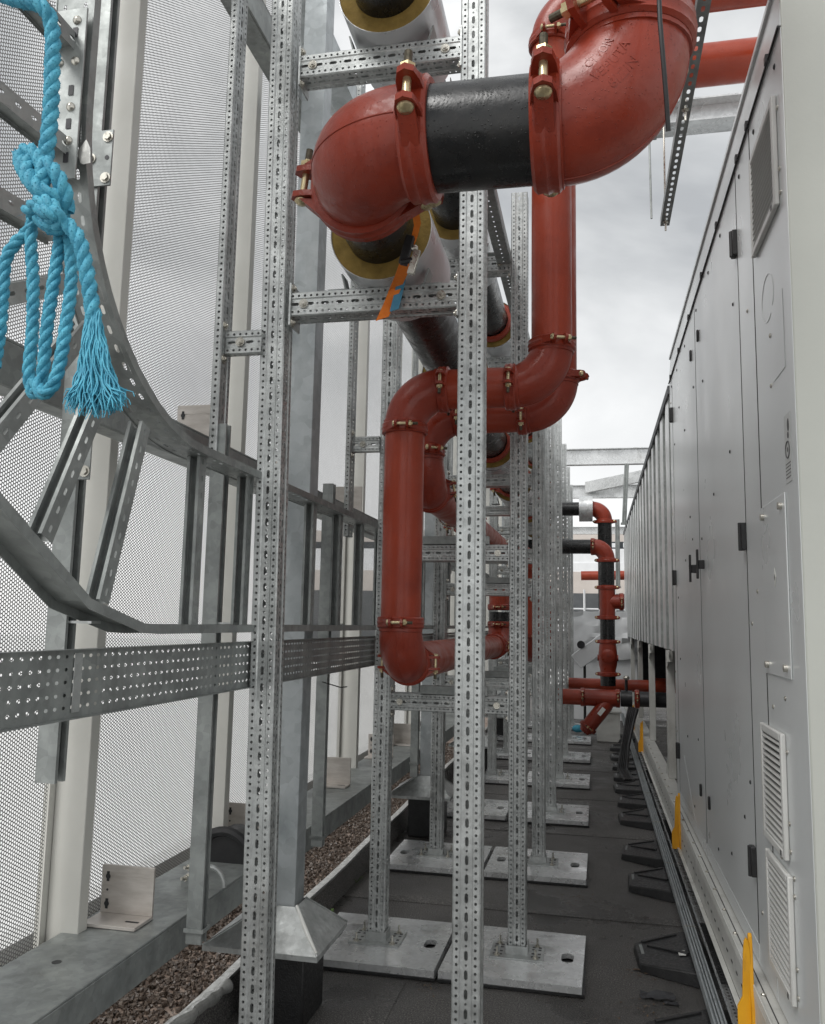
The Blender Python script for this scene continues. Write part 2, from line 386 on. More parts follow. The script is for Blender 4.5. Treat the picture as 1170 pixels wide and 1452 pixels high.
# gravel stones
def gravel():
    rng = np.random.default_rng(3); n = 15000
    y = 2.2 + rng.random(n) ** 1.3 * 9; x = -1.56 - rng.random(n) * .5; s = .005 + rng.random(n) * .009
    base = np.array([(1, 0, 0), (-1, 0, 0), (0, 1, 0), (0, -1, 0), (0, 0, 1), (0, 0, -1)], float)
    F = np.array([(0, 2, 4), (2, 1, 4), (1, 3, 4), (3, 0, 4), (2, 0, 5), (1, 2, 5), (3, 1, 5), (0, 3, 5)])
    q = rng.normal(size=(n, 3, 3)); Q, _ = np.linalg.qr(q)
    sc_ = s[:, None] * (0.6 + .8 * rng.random((n, 3)))
    v = np.einsum('nij,kj->nki', Q * sc_[:, None, :], base) * (0.8 + .4 * rng.random((n, 6, 1)))
    v += np.stack([x, y, -1.556 + rng.random(n) * .008], 1)[:, None, :]
    f = (F[None] + (np.arange(n) * 6)[:, None, None]).reshape(-1, 3)
    me = bpy.data.meshes.new('gravel'); me.from_pydata(v.reshape(-1, 3).tolist(), [], f.tolist())
    m2 = mat('loose brown stone', (.02, .013, .009), (.06, .042, .031), 45, .5, 0, .2, c3=(.17, .14, .115), detail=2); me.materials.append(m2)
    o = bpy.data.objects.new('gravel', me); put(o, None, T(0, 0, 0)); props(o, 'loose wet brown gravel strip between the edge batten and the screen', 'gravel', kind='stuff')
gravel()
# foil faced edge batten, sagging and crumpled at its near end
t = thing('edge_batten', 'long pale foil faced edge batten dividing dark roofing from brown gravel', 'edge trim', (-1.5, 5, -1.6))
mb = MB(); ys = [i * .35 for i in range(-2, 60)]
for a, b in zip(ys, ys[1:]):
    def px(y): return -1.52 + (-.05 if y < 3.0 else 0) + .006 * math.sin(y * 4)
    z = -1.475
    vs = [(px(a) - .02, a, -1.6), (px(a) - .02, a, z), (px(a) + .02, a, z), (px(a) + .03, a, -1.6), (px(b) - .02, b, -1.6), (px(b) - .02, b, z), (px(b) + .02, b, z), (px(b) + .03, b, -1.6)]
    mb.add(vs, [(0, 4, 5, 1), (1, 5, 6, 2), (2, 6, 7, 3)])
part('batten_cap', mb, 'foil', t, smooth=60)
mb = MB(); mb.add([(-1.488, -1, -1.484), (-1.488, 20, -1.484), (-1.455, 20, -1.596), (-1.455, -1, -1.596)], [(0, 1, 2, 3)][::-1]); part('felt_upstand', mb, 'roof', t)
# crumpled foil roll lying along the batten
mb = MB(); rr = random.Random(4); pts = []; rad = []
for i in range(26):
    u = i / 25; pts.append((-1.50 + .12 * u * u * .3 - .02 + rr.uniform(-.006, .006), 2.35 + u * 1.1, -1.47 + .02 * math.sin(u * 5) + rr.uniform(-.004, .004))); rad.append(.038 + rr.uniform(-.008, .006) - .012 * u)
mb.tube(pts, rad, 14)
solo('foil_roll', mb, 'foil', 'crumpled silver foil sleeve lying on the edge batten below the steel beam', 'foil sleeve', (-1.5, 2.9, -1.5), smooth=25)
# parapet behind the gravel
mb = MB(); mb.box(-2.2, -2.1, -5, 24, -2.1, -1.2)
solo('parapet', mb, 'concrete', 'low concrete parapet behind the gravel strip and perforated screen', 'parapet', (-2.15, 8, -2.1))

# ================================================================== SCREEN
def screen_mesh():
    Wd, Hh, p = .965, 4.6, .0116
    dx = p * .8660254; nc = int(Wd / dx); nr = int(Hh / p); r = .0045
    ang = np.arange(6) * np.pi / 3
    R = p / math.sqrt(3)
    ho = np.stack([np.cos(ang) * R, np.sin(ang) * R], 1); hi = np.stack([np.cos(ang) * r, np.sin(ang) * r], 1)
    c, rw = np.meshgrid(np.arange(nc), np.arange(nr), indexing='ij'); c = c.ravel(); rw = rw.ravel()
    cx = (c + .5) * dx; cz = (rw + .5) * p + (c % 2) * p / 2
    cen = np.stack([cx, cz], 1)
    v = np.concatenate([cen[:, None] + ho[None], cen[:, None] + hi[None]], 1).reshape(-1, 2)
    v3 = np.stack([np.zeros(len(v)), v[:, 0], v[:, 1]], 1)
    q = np.array([(i, (i + 1) % 6, (i + 1) % 6 + 6, i + 6) for i in range(6)])
    f = (q[None] + (np.arange(len(c)) * 12)[:, None, None]).reshape(-1, 4)
    me = bpy.data.meshes.new('perforated_screen'); nv = len(v3)
    me.vertices.add(nv); me.vertices.foreach_set('co', v3.ravel())
    me.loops.add(f.size); me.loops.foreach_set('vertex_index', f.ravel().astype(np.int32))
    me.polygons.add(len(f)); me.polygons.foreach_set('loop_start', (np.arange(len(f)) * 4).astype(np.int32))
    me.update(calc_edges=True); me.materials.append(M['perf']); return me
SM = screen_mesh()
MUL = [1.47 + 1.07 * k for k in range(0, 14)]
plain_names = ['closest to the eye', 'second along', 'third along', 'fourth along', 'fifth along', 'sixth along', 'seventh along', 'eighth along', 'ninth along', 'tenth along', 'eleventh along', 'twelfth along', 'thirteenth along', 'farthest away']
for i, y in enumerate(MUL):
    w = plain_names[i]
    t = thing('cladding_post', 'cream aluminium cladding post of the perforated screen, %s' % w, 'cladding post', (-1.65, y, -1.1), 'cream posts of the screen')
    mb = MB(); mb.box(-1.715, -1.6, y, y + .05, -1.1, 3.45); part('post_tube', mb, 'cream', t, bev=.003)
    mb = MB(); mb.box(-1.735, -1.716, y - .03, y + .08, -1.1, 3.45); part('cover_strip', mb, 'cream', t)
    for q in (-.022, .0): mb2 = MB()
    if i < 13:
        o = bpy.data.objects.new('perforated_screen', SM); put(o, None, T(-1.706, y + .0525, -1.14))
        props(o, 'perforated white metal screen sheet behind the cream posts, %s' % w, 'screen sheet', 'perforated screen sheets')
mb = MB(); mb.box(-1.75, -1.55, -1, 16, 3.46, 3.6)
solo('screen_capping', mb, 'galv_white', 'galvanised capping rail along the top of the perforated screen', 'capping', (-1.65, 7, 3.46))

# longitudinal rails of the screen frame
def rail(z0, z1, x0, x1, y0, y1, name, label, m, holes=()):
    t = thing(name, label, 'steel rail', ((x0 + x1) / 2, (y0 + y1) / 2, z0)); mb = MB(); th = .008
    mb.box(x0, x1, y0, y1, z1 - th, z1); mb.box(x1 - th, x1, y0, y1, z0, z1 - th - .0005)
    mb.box(x0, x1 - th - .0005, y0, y1, z0, z0 + th)
    part('channel', mb, m, t, bev=.0025)
    if holes:
        mb = MB()
        for (hx, hy) in holes: mb.lathe((hx, hy, z1), (0, 0, 1), [(.001, .0001), (.001, .014), (-.002, .014)], 16)
        part('hole_plug', mb, 'dark', t)
    return t
rail(-1.105, -.995, -1.66, -1.36, 0.6, 15, 'screen_beam', 'broad galvanised channel beam running beside the gravel at the foot of screen', 'galv_dull', [(-1.52, 1.98), (-1.50, 1.72), (-1.53, 2.33), (-1.58, 1.84)])
rail(.535, .65, -1.43, -1.35, 0.5, 12, 'screen_mid_rail', 'dark galvanised channel rail at mid height behind the cable ladder', 'galv_dull')
rail(2.46, 2.6, -1.45, -1.35, 0.5, 15, 'screen_top_rail', 'dark galvanised channel rail high up across the perforated screen', 'galv_dull')

# aluminium angle brackets standing on the rails
def bracket(x, y, z, w=.19, h=.165, d=.12, label='', rust=False):
    t = thing('angle_bracket', label, 'bracket', (x, y, z), 'aluminium angle brackets on the screen rails')
    th = .010; mb = MB(); a, b = x - w / 2, x + w / 2
    mb.box(a, b, y - d, y, z + .002, z + .002 + th)
    hs = [(-w * .38, h * .25), (-w * .38, h * .78)]
    mb.box(a, b, y - th, y, z + .0125, z + h)
    mb.box(a, b, y - th - .0012, y - th, z + h * .8, z + h)
    part('angle', mb, 'alu', t, bev=.0015)
    mb = MB()
    for cx, cz in hs:
        for (e0, e1) in ((.005, .016),): mb.box(x + cx - e0, x + cx + e0, y - th - .0022, y - th - .0018, z + cz - e1, z + cz + e1)
        mb.lathe((x + cx, y - th - .0022, z + cz), (0, -1, 0), [(.0002, .0001), (.0002, .009)], 16)
    mb.lathe((x - w * .38, y - th - .0022, z + h * .52), (0, -1, 0), [(.0002, .0001), (.0002, .004)], 12)
    for q in (.25, .37): mb.box(x + q * w - .012, x + q * w + .012, y - d * .6 - .005, y - d * .6 + .005, z + .0125, z + .0132)
    part('slotted_hole', mb, 'dark', t, smooth=0)
bracket(-1.535, 2.72, -.995, label='aluminium angle bracket on the broad beam, in full view nearest the eye')
bracket(-1.555, 3.75, -.995, label='aluminium angle bracket on the broad beam half hidden by the nearest perforated post')
bracket(-1.56, 5.15, -.995, label='stained aluminium angle bracket on the broad beam beside the cream post')
bracket(-1.56, 6.28, -.995, label='aluminium angle bracket on the broad beam left of the red pipe foot')
bracket(-1.56, 7.0, -.995, w=.24, label='large aluminium angle bracket on the broad beam under the red elbow')
for y, w in ((2.2, 'above the curved cable ladder bend'), (3.0, 'beside the nearest perforated post'), (5.0, 'between posts behind the red riser'), (4.05, 'just past the grey column')):
    bracket(-1.50, y, .65, h=.18, w=.2, label='aluminium angle bracket on the mid height rail %s' % w)

# ================================================================== COLUMNS with weathering cowls
for i, (y, lab) in enumerate(((3.52, 'nearest galvanised steel column with folded cowl, behind the left perforated post'), (6.62, 'second galvanised steel column with folded cowl over a black plinth'), (9.4, 'third galvanised steel column far along the gravel strip'), (12.4, 'farthest galvanised steel column at the gravel strip'))):
    x = -1.262; t = thing('steel_column', lab, 'column', (x, y, -1.6), 'galvanised columns along the screen')
    mb = MB(); w = .055
    mb.box(x - w, x + w, y - w, y - w + .009, -1.3, 3.5); mb.box(x - w, x + w, y + w - .009, y + w, -1.3, 3.5); mb.box(x - .004, x + .004, y - w + .0095, y + w - .0095, -1.3, 3.5)
    mb.box(x + w - .006, x + w, y - w + .0095, y + w - .0095, -1.3, 3.5)
    part('shaft', mb, 'galv_white', t, bev=.002)
    mb = MB(); q0, q1, z0, z1 = .062, .205, -1.16, -1.29
    A = [(x + sx * q0, y + sy * q0, z0) for sx, sy in ((-1, -1), (1, -1), (1, 1), (-1, 1))]; B = [(x + sx * q1 - (.07 if sx < 0 else 0), y + sy * q1, z1) for sx, sy in ((-1, -1), (1, -1), (1, 1), (-1, 1))]
    C = [(p[0], p[1], z1 - .02) for p in B]
    mb.add(A + B + C, [(0, 4, 5, 1), (1, 5, 6, 2), (2, 6, 7, 3), (3, 7, 4, 0), (4, 8, 9, 5), (5, 9, 10, 6), (6, 10, 11, 7), (7, 11, 8, 4)])
    for sx, sy in ((-1, -1), (1, -1), (1, 1), (-1, 1)):
        mb.tube([(x + sx * q0, y + sy * q0, z0 + .002), (x + sx * q1 - (.07 if sx < 0 else 0), y + sy * q1, z1 + .002)], .004, 6)
    part('flashing_cowl', mb, 'galv', t, smooth=20)
    mb = MB(); mb.box(x - .13, x + .13, y - .13, y + .13, -1.6, -1.292); part('plinth', mb, 'rubber', t, bev=.01)
    if i == 0:
        mb = MB(); mb.tube([(x + .065, y - .06, -1.155), (x + .13, y - .13, -1.22), (x + .198, y - .195, -1.28)], [.006, .009, .006], 8); part('sealant_bead', mb, 'sticker', t)
# gusset beam at the top of the columns
mb = MB(); mb.prism([(-1.35, 4.1, 2.62), (-1.35, 4.4, 2.62), (-.95, 4.4, 2.86), (-.95, 4.1, 2.86), (-.95, 4.1, 3.0), (-1.35, 4.1, 2.9)][:0] or [(-1.35, 4.2, 2.62), (-1.0, 4.2, 2.62), (-1.0, 4.2, 2.82), (-1.35, 4.2, 2.82)], (0, .1, 0))
solo('cross_beam', mb, 'galv_dull', 'short galvanised cross beam behind the upper insulated pipe', 'beam', (-1.2, 4.25, 2.62), bev=.003)

# ================================================================== CABLE LADDER with its bend
def path_fn(pts):
    P = [V(p) for p in pts]; cum = [0]
    for a, b in zip(P, P[1:]): cum.append(cum[-1] + (b - a).length)
    def f(s):
        s = max(0, min(cum[-1], s))
        for i in range(len(P) - 1):
            if s <= cum[i + 1] or i == len(P) - 2:
                u = (s - cum[i]) / (cum[i + 1] - cum[i]); d = (P[i + 1] - P[i]).normalized(); return P[i] + (P[i + 1] - P[i]) * u, d
    return f, cum[-1], cum
LX0, LX1 = -1.2, -1.1
def side_rail(parent, yz, nrm_sign, m='galv_dull', holes=True, fh=.022):
    """yz: list of (y, z); the web spans x, flanges stand on both edges"""
    f, Ls, cum = path_fn([(0, y, z) for y, z in yz]); mb = MB()
    def F(a, b):
        p, d = f(b); return (a, p.y, p.z)
    if holes:
        holed(mb, F, Ls, [(LX0, LX0 + .014, None), (LX0 + .014, LX0 + .034, ('q', .05, .0045, .012)), (LX0 + .034, LX1 - .034, None), (LX1 - .034, LX1 - .014, ('q', .05, .0045, .012)), (LX1 - .014, LX1, None)], seg=.05)
    else: holed(mb, F, Ls, [(LX0, LX1, None)], seg=.05)
    n = max(2, int(Ls / .04)); bs = sorted(set([Ls * i / n for i in range(n + 1)] + cum))
    for x0, x1 in ((LX0, LX0 + .003), (LX1 - .003, LX1)):
        ring = []
        for b in bs:
            p, d = f(b); pp, d2 = f(min(Ls, b + .004)); pm, d1 = f(max(0, b - .004)); dd = (pp - pm).normalized()
            nn = V((0, -dd.z, dd.y)) * nrm_sign
            q = p + nn * fh; r = p - nn * .002
            ring.append([(x0, r.y, r.z), (x1, r.y, r.z), (x1, q.y, q.z), (x0, q.y, q.z)])
        vs = [v for r in ring for v in r]; fs = []
        for i in range(len(ring) - 1):
            for k in range(4): fs.append((i * 4 + k, i * 4 + (k + 1) % 4, i * 4 + 4 + (k + 1) % 4, i * 4 + 4 + k))
        fs += [(3, 2, 1, 0), tuple(len(vs) - 4 + k for k in range(4))]
        mb.add(vs, fs)
    return part('side_rail', mb, m, parent, smooth=25)
lad = thing('cable_ladder', 'large galvanised cable ladder on edge with a bend sweeping upward at the near end', 'cable ladder', (-1.15, 4, -.02))
bend_c = (2.22, 1.13); bend_r = .655
inner = [(9.5, .50)] + [(5, .49), (2.6, .475)] + [(bend_c[0] - bend_r * math.sin(a), bend_c[1] - bend_r * math.cos(a)) for a in [math.radians(q) for q in range(0, 91, 6)]] + [(1.565, 3.2)]
outer = [(9.5, -.02), (2.02, -.02), (1.948, -.017), (1.712, .037), (1.387, .227), (1.12, .6), (1.0, 1.05), (1.0, 3.2)]
side_rail(lad, inner, -1); side_rail(lad, outer, 1, holes=False)
def rung(parent, p, q, name='rung', hole=True):
    """C strut from p to q in the ladder plane"""
    p, q = V(p), V(q); d = (q - p); L = d.length; d.normalize(); s = V((0, -d.z, d.y)); 
    if s.y > 0: s = -s
    x = V((1, 0, 0)); mb = MB(); hw, dp = .0205, .042
    o = p
    holed(mb, lambda a, b: o + x * hw + s * (a) + d * b, L, [(-dp, -dp + .010, None), (-dp + .010, -.008, ('q', .05, .0042, .0095)), (-.008, 0, None)])
    # front with a rolled lip channel
    for a0, a1, z0, z1 in ((-hw, -.011, 0, 0), (-.011, -.011, 0, -.009), (.011, .011, -.009, 0), (.011, hw, 0, 0)):
        A = o + x * a0 + s * z0; B = o + x * a1 + s * z1; mb.add([A, B, B + d * L, A + d * L], [(0, 1, 2, 3)])
    A = o - x * hw; B = o - x * hw - s * dp; mb.add([A, B, B + d * L, A + d * L], [(3, 2, 1, 0)])
    A = o - x * (hw - .001) - s * .033; B = o + x * (hw - .001) - s * .033; mb.add([A, B, B + d * L, A + d * L], [(0, 1, 2, 3)])
    return part(name, mb, 'galv_dull', parent, smooth=20)
xm = -1.15
for y in (1.93 + .33, 2.62, 2.93, 3.30, 3.68, 4.05, 4.45, 4.85, 5.25, 5.65, 6.2, 6.7, 7.2, 7.8, 8.4, 9.0): rung(lad, (xm, y, -.018), (xm, y, .485))
for (a, b) in (((1.79, .04), (1.93, .5)), ((1.56, .17), (1.77, .60)), ((1.36, .31), (1.66, .67)), ((1.16, .52), (1.60, .76)), ((1.06, .80), (1.56, .85)), ((1.0, 1.02), (1.56, 1.05)), ((1.0, 1.3), (1.56, 1.3)), ((1.0, 1.6), (1.56, 1.6))):
    rung(lad, (xm, a[0], a[1]), (xm, b[0], b[1]))
# broad joint plates with bolts on the vertical run
mb = MB(); mb.box(-1.196, -1.105, 1.545, 1.5505, .95, 1.36); pl = part('joint_plate', mb, 'galv_dull', lad, bev=.001)
for z in (1.0, 1.08, 1.16, 1.3):
    for x in (-1.13, -1.17): mb = MB(); mb.box(x - .006, x + .006, 1.5434, 1.5438, z - .012, z + .012); part('square_hole', mb, 'dark', pl)
for z in (1.04, 1.12, 1.23, 1.33):
    for x in ((-1.125, -1.165) if z in (1.23,) else (-1.128,)):
        mb = MB(); mb.lathe((x, 1.545, z), (0, -1, 0), [(0, .0105), (.003, .0098), (.0065, .006), (.0075, .0004)], 16); part('bolt', mb, 'bolt', pl)
# foil scrap stuck on the rail
mb = MB(); mb.add([(-1.115, 1.56, 1.02), (-1.09, 1.555, 1.045), (-1.075, 1.55, 1.02), (-1.072, 1.55, .985), (-1.085, 1.545, .98), (-1.1, 1.555, .99)], [(0, 1, 2, 3, 4, 5)])
solo('foil_scrap', mb, 'foil', 'torn pale scrap hanging on the ladder rail beside the blue knot', 'scrap', (-1.09, 1.55, 1.0))

# strut posts that carry the ladder
def strut_post(y, z0, z1, label, x=-1.22, plates=()):
    t = thing('strut_post', label, 'strut', (x, y, z0), 'strut posts carrying the cable ladder'); mb = MB(); h = .0205; d = .05
    mb.box(x - .05, x, y, y + .002, z0, z1); mb.box(x - .05, x, y + .041 - .002, y + .041, z0, z1); mb.box(x - .052, x - .0502, y, y + .041, z0, z1)
    mb.box(x - .0015, x + .0005, y + .0002, y + .010, z0, z1); mb.box(x - .0015, x + .0005, y + .031, y + .0408, z0, z1)
    mb.box(x - .011, x - .0016, y + .009, y + .0105, z0, z1); mb.box(x - .011, x - .0016, y + .0305, y + .032, z0, z1)
    part('channel', mb, 'galv_dull', t, smooth=20)
    for z in plates:
        mb = MB(); mb.box(x - .045, x + .038, y - .006, y - .0005, z - .075, z + .075); p = part('splice_plate', mb, 'galv_dull', t, bev=.001)
        for dz, dx in ((-.055, .025), (0, -.02), (.055, .025)):
            mb = MB(); bolt_mb(mb, (x + dx, y - .006, z + dz), (0, -1, 0), .0095, .008, 0); part('bolt', mb, 'bolt', p)
        mb = MB(); mb.lathe((x + .025, y - .0065, z), (0, -1, 0), [(.0005, .0001), (.0005, .006)], 12); part('bolt_hole', mb, 'dark', p)
    mb = MB(); mb.box(x - .04, x + .06, y + .01, y + .05, -.0175, -.0115); part('clamp_foot', mb, 'galv', t)
    return t
strut_post(1.80, -.385, 3.2, 'nearest strut post, cut off short below the perforated tray', plates=(.40, 1.15))
strut_post(2.62, -1.02, .66, 'second strut post, reaching down past the broad beam beside the bracket')
strut_post(3.84, -1.02, .655, 'third strut post, standing before the screen left of the red riser')
strut_post(5.0, -1.05, .6, 'fourth strut post, hidden partly behind the red riser')
strut_post(5.98, -1.07, .6, 'fifth strut post, ending above the second column cowl')
strut_post(8.2, -1.07, .6, 'farthest strut post along the cable ladder')
# beam clamps on the beam under the posts
for y, l in ((2.62, 'u bolt beam clamp gripping broad beam at second strut post'), (3.84, 'u bolt beam clamp gripping broad beam at third strut post'), (5.98, 'u bolt beam clamp gripping broad beam at fifth strut post')):
    mb = MB(); mb.prism([(-1.278, y - .006, -.985), (-1.212, y - .006, -.985), (-1.212, y + .047, -.985), (-1.278, y + .047, -.985), (-1.278, y + .0425, -.985), (-1.2165, y + .0425, -.985), (-1.2165, y - .0015, -.985), (-1.278, y - .0015, -.985)], (0, 0, .012))
    solo('beam_clamp', mb, 'galv_dull', l, 'beam clamp', (-1.28, y, -1.115), 'beam clamps on the screen beam')
# clamp with nuts behind the second strut post
t = thing('pipe_clamp', 'bolted pipe clamp lying on the broad beam behind the second strut post', 'clamp', (-1.42, 3.1, -.99)); mb = MB()
mb.tube([(-1.42 + .06 * math.cos(a), 3.1, -.995 + .07 * math.sin(a)) for a in [math.pi * i / 12 for i in range(13)]], .009, 8)
mb.box(-1.52, -1.475, 3.07, 3.13, -.995, -.96); part('strap', mb, 'galv', t)
for dx in (-1.5, -1.49):
    mb = MB(); bolt_mb(mb, (dx, 3.09, -.97 + (dx + 1.5) * 4), (-.3, -1, .2), .012, .02, .02); part('bolt', mb, 'bolt', t)
# black cable drum shape on the gravel side: half round duct on the beam
mb = MB(); mb.tube([(-1.5 + .12 * math.cos(a), 3.4, -.99 + .12 * math.sin(a)) for a in [math.pi * i / 16 for i in range(17)]], .02, 8)
mb.tube([(-1.5, 3.40, -.99), (-1.5, 3.56, -.99)], .115, 24)
solo('cable_coil', mb, 'blackpl', 'black coiled cable standing on the broad beam beside the grey column', 'cable coil', (-1.5, 3.45, -1.0))

# wide perforated cable tray
t = thing('cable_tray', 'wide perforated galvanised cable tray on edge crossing behind the nearest post', 'cable tray', (-1.1, 4.5, -.22))
mb = MB(); Ls = 9.0
R1 = ('r', .0335, .0042, .009)
def TF(a, b): return (-1.12, .6 + b, a)
zs = [-.072, -.079, -.097, -.107, -.125, -.134, -.152, -.162, -.180, -.189, -.207, -.222]; cols = []
for i, (a, b) in enumerate(zip(zs, zs[1:])): cols.append((b, a, ('r', .03, .0042, .0062) if i % 2 else None))
holed(mb, TF, Ls, cols)
mb.box(-1.1195, -1.10, .6, 9.6, -.0735, -.072); mb.box(-1.1195, -1.10, .6, 9.6, -.222, -.2205)
part('tray_base', mb, 'galv_dull', t, smooth=20)
mb = MB(); mb.box(-1.118, -1.1165, 1.69, 1.72, -.21, -.08); part('splice_plate', mb, 'galv', t, bev=.001)
for k, y in enumerate((3.4, 4.3)):
    mb = MB(); mb.tube([(-1.1, y, -.25), (-1.02, y, -.27), (-.98, y - .05, -.262)], .0025, 6)
    solo('cable_tie', mb, 'blackpl', 'thin black cable tie tail sticking out ' + ('beside the nearest left post' if k == 0 else 'left of the second frame post'), 'cable tie', (-1.05, y, -.26))

# ================================================================== SUPPORT FRAMES
def slot_plate_mesh():
    """0.64 m square ballast plate with two oblong slots; centre at the origin, underside at z = 0"""
    mb = MB(); h = .318; z = .03
    def F(a, b): return (a, b - h, z)
    for a0, a1, c in ((-h, -.165, 1), (-.165, .165, 0), (.165, h, 1)):
        if not c: holed(mb, F, 2 * h, [(a0, a1, None)]); continue
        m = (a0 + a1) / 2
        mb.add([F(a0, 0), F(a1, 0), F(a1, h - .08), F(a0, h - .08)], [(0, 1, 2, 3)]); mb.add([F(a0, h + .08), F(a1, h + .08), F(a1, 2 * h), F(a0, 2 * h)], [(0, 1, 2, 3)])
        n = 20; ho = []; bo = []
        for i in range(n):
            an = 2 * math.pi * i / n; cx, cy = math.cos(an), math.sin(an)
            hx = .029 * cx; hy = .03 * cy + (.026 if cy > 0.01 else -.026 if cy < -.01 else 0)
            ho.append((m + hx, h + hy))
            s = 1 / max(abs(cx) / (a1 - m), abs(cy) / .08); bo.append((m + cx * s, h + cy * s))
        # include the corners
        for k, (sx, sy) in enumerate(((1, 1), (-1, 1), (-1, -1), (1, -1))):
            i = min(range(n), key=lambda j: (bo[j][0] - (m + sx * (a1 - m))) ** 2 + (bo[j][1] - (h + sy * .08)) ** 2); bo[i] = (m + sx * (a1 - m), h + sy * .08)
        vs = [F(*p) for p in bo] + [F(*p) for p in ho] + [(p[0], p[1] - h, 0.008) for p in ho]
        mb.add(vs, [(i, (i + 1) % n, (i + 1) % n + n, i + n) for i in range(n)] + [(i + n, (i + 1) % n + n, (i + 1) % n + 2 * n, i + 2 * n) for i in range(n)])
    mb.add([(-h, -h, 0), (h, -h, 0), (h, h, 0), (-h, h, 0), (-h, -h, z), (h, -h, z), (h, h, z), (-h, h, z)], [(0, 1, 5, 4), (1, 2, 6, 5), (2, 3, 7, 6), (3, 0, 4, 7)])
    return mb.mesh('ballast_plate', 'galv_bright', smooth=25)
PLATE = slot_plate_mesh()
MAT_ = MB().box(-.325, .325, -.325, .325, 0, .012).mesh('rubber_mat', 'rubber')
def foot_mesh():
    mb = MB(); mb.box(-.125, .125, -.1, .1, 0, .008)
    for sx in (-1, 1):
        for sy in (-1, 1): mb.box(sx * .052, sx * .046, -.045, .045, .008, .05)
    mb.box(-.05, .05, -.05, -.046, .008, .045)
    return mb.mesh('post_foot', 'galv')
FOOT = foot_mesh()
def foot_holes():
    mb = MB()
    for x in (-.105, -.075, .075, .105):
        for y in (-.06, -.02, .06, .03): mb.box(x - .007, x + .007, y - .008, y + .008, .0082, .0088)
    return mb.mesh('hole_pattern', 'dark', smooth=0)
FH = foot_holes()
sb = MB(); bolt_mb(sb, (0, 0, 0), (0, 0, 1), .010, .010, .028); STUD = sb.mesh('stud', 'bolt')
sb = MB(); bolt_mb(sb, (0, 0, 0), (0, 0, 1), .011, .008, .004); HEXB = sb.mesh('hex_bolt', 'bolt')
ep = MB(); ep.box(-.05, .05, -.075, .075, 0, .006); EPL = ep.mesh('end_plate', 'galv')
def crossbar(parent, x0, x1, y, ztop, w=.086, name='crossbar'):
    L = x1 - x0; me = perf_mesh(w, w, L)
    o = inst(name, me, parent, T(x0, y, ztop - w / 2) @ rot_to((1, 0, 0), (0, 0, 1)))
    for s, x in ((1, x0), (-1, x1)):
        Mx = T(x, y, ztop - w / 2) @ rot_to((s, 0, 0), (0, 1, 0))
        e = inst('end_plate', EPL, o, Mx)
        for dy in (-.062, .062): inst('bolt', HEXB, o, T(x + s * .006, y - .03, ztop - w / 2 + dy) @ rot_to((s, 0, 0)))
    for x in (x0 + .05, x1 - .06): inst('bolt', HEXB, o, T(x, y - w / 2 + .002, ztop - w / 2) @ rot_to((0, -1, 0)))
    return o
def post(parent, x, y, z0, z1, w=.086, d=.086, lean=0, name='post'):
    me = perf_mesh(w, d, z1 - z0)
    return inst(name, me, parent, T(x, y, z0) @ Matrix.Rotation(lean, 4, 'Y'))
FR = [2.70, 4.3, 5.9, 7.5, 9.1, 10.7, 12.3, 13.9]
flab = ['nearest perforated steel pipe frame, its two posts running out of view above and below',
        'second perforated steel frame, bolted to the two largest visible plates in front',
        'third perforated steel frame from the eye, on wet plates behind the red pipe foot',
        'fourth perforated steel frame from the eye along the walkway',
        'fifth perforated steel frame from the eye along the walkway',
        'sixth perforated steel frame from the eye along the walkway',
        'seventh perforated steel frame from the eye, beside the far black pipes',
        'farthest perforated steel frame of the row, nearest the strainer']
for k, y in enumerate(FR):
    xl, xr = (-1.07, -.388) if k == 0 else (-1.06, -.372)
    t = thing('support_rack', flab[k], 'steel frame', ((xl + xr) / 2, y, -1.6), 'perforated steel frames in a row')
    ztop = 3.2 if k == 0 else 2.28
    z0 = -1.6 + (.012 + .03 + .008)
    if k == 0: post(t, xl + .018, y, z0, ztop, lean=-.012); post(t, xr + .006, y, z0, ztop, lean=-.003)
    else: post(t, xl, y, z0, ztop); post(t, xr, y, z0, ztop)
    bars = [2.02, 1.127] if k == 0 else ([1.935, 1.085, .40, -.355] if k == 1 else [1.90, 1.047, .36 - .04 * (k % 3), -.36 - .05 * (k % 2)])
    if k in (3, 4, 6): bars.append(.62)
    for z in bars: crossbar(t, xl + .043 + (0.004 if k == 0 else 0), xr - .043, y, z)
    if k == 0:
        for z in (2.02,1.127): pass
    # outrigger towards the screen
    zz = .95 if k == 0 else .93
    post(t, -1.262, y - .05, .44 if k else .56, 3.3, w=.03, d=.085, name='hanger_post')
    me = perf_mesh(.085, .03, (xl - .043) - (-1.247))
    o = inst('outrigger', me, t, T(-1.247, y - .05, zz) @ rot_to((1, 0, 0), (0, 0, 1)))
    for dz in (-.06, .06): inst('bolt', HEXB, o, T(-1.247, y - .07, zz + dz) @ rot_to((1, 0, 0)))
    inst('bolt', HEXB, o, T(-1.19, y - .066, zz) @ rot_to((0, -1, 0)))
    for x, px in ((xl, -1.037), (xr, -.378)):
        g = inst('rubber_mat', MAT_, t, T(px, y, -1.6 + .0045))
        p = inst('ballast_plate', PLATE, t, T(px, y, -1.6 + .0165) @ Matrix.Rotation(random.uniform(-.02, .01), 4, 'Z'))
        f = inst('post_foot', FOOT, t, T(x, y, -1.6 + .0470))
        inst('hole_pattern', FH, f, T(x, y, -1.6 + .0470))
        if k < 5:
            for sx in (-.09, .09):
                for sy in (-.075, .075): inst('stud', STUD, f, T(x + sx, y + sy, -1.6 + .055))
    # struts lying on the bars that carry the branch pipes
    if k in (1, 2, 3):
        for z in bars[2:]:
            mb = MB(); mb.box(-.86, -.52, y - .05, y - .01, z + .002, z + .042); part('support_strut', mb, 'galv_dull', t)

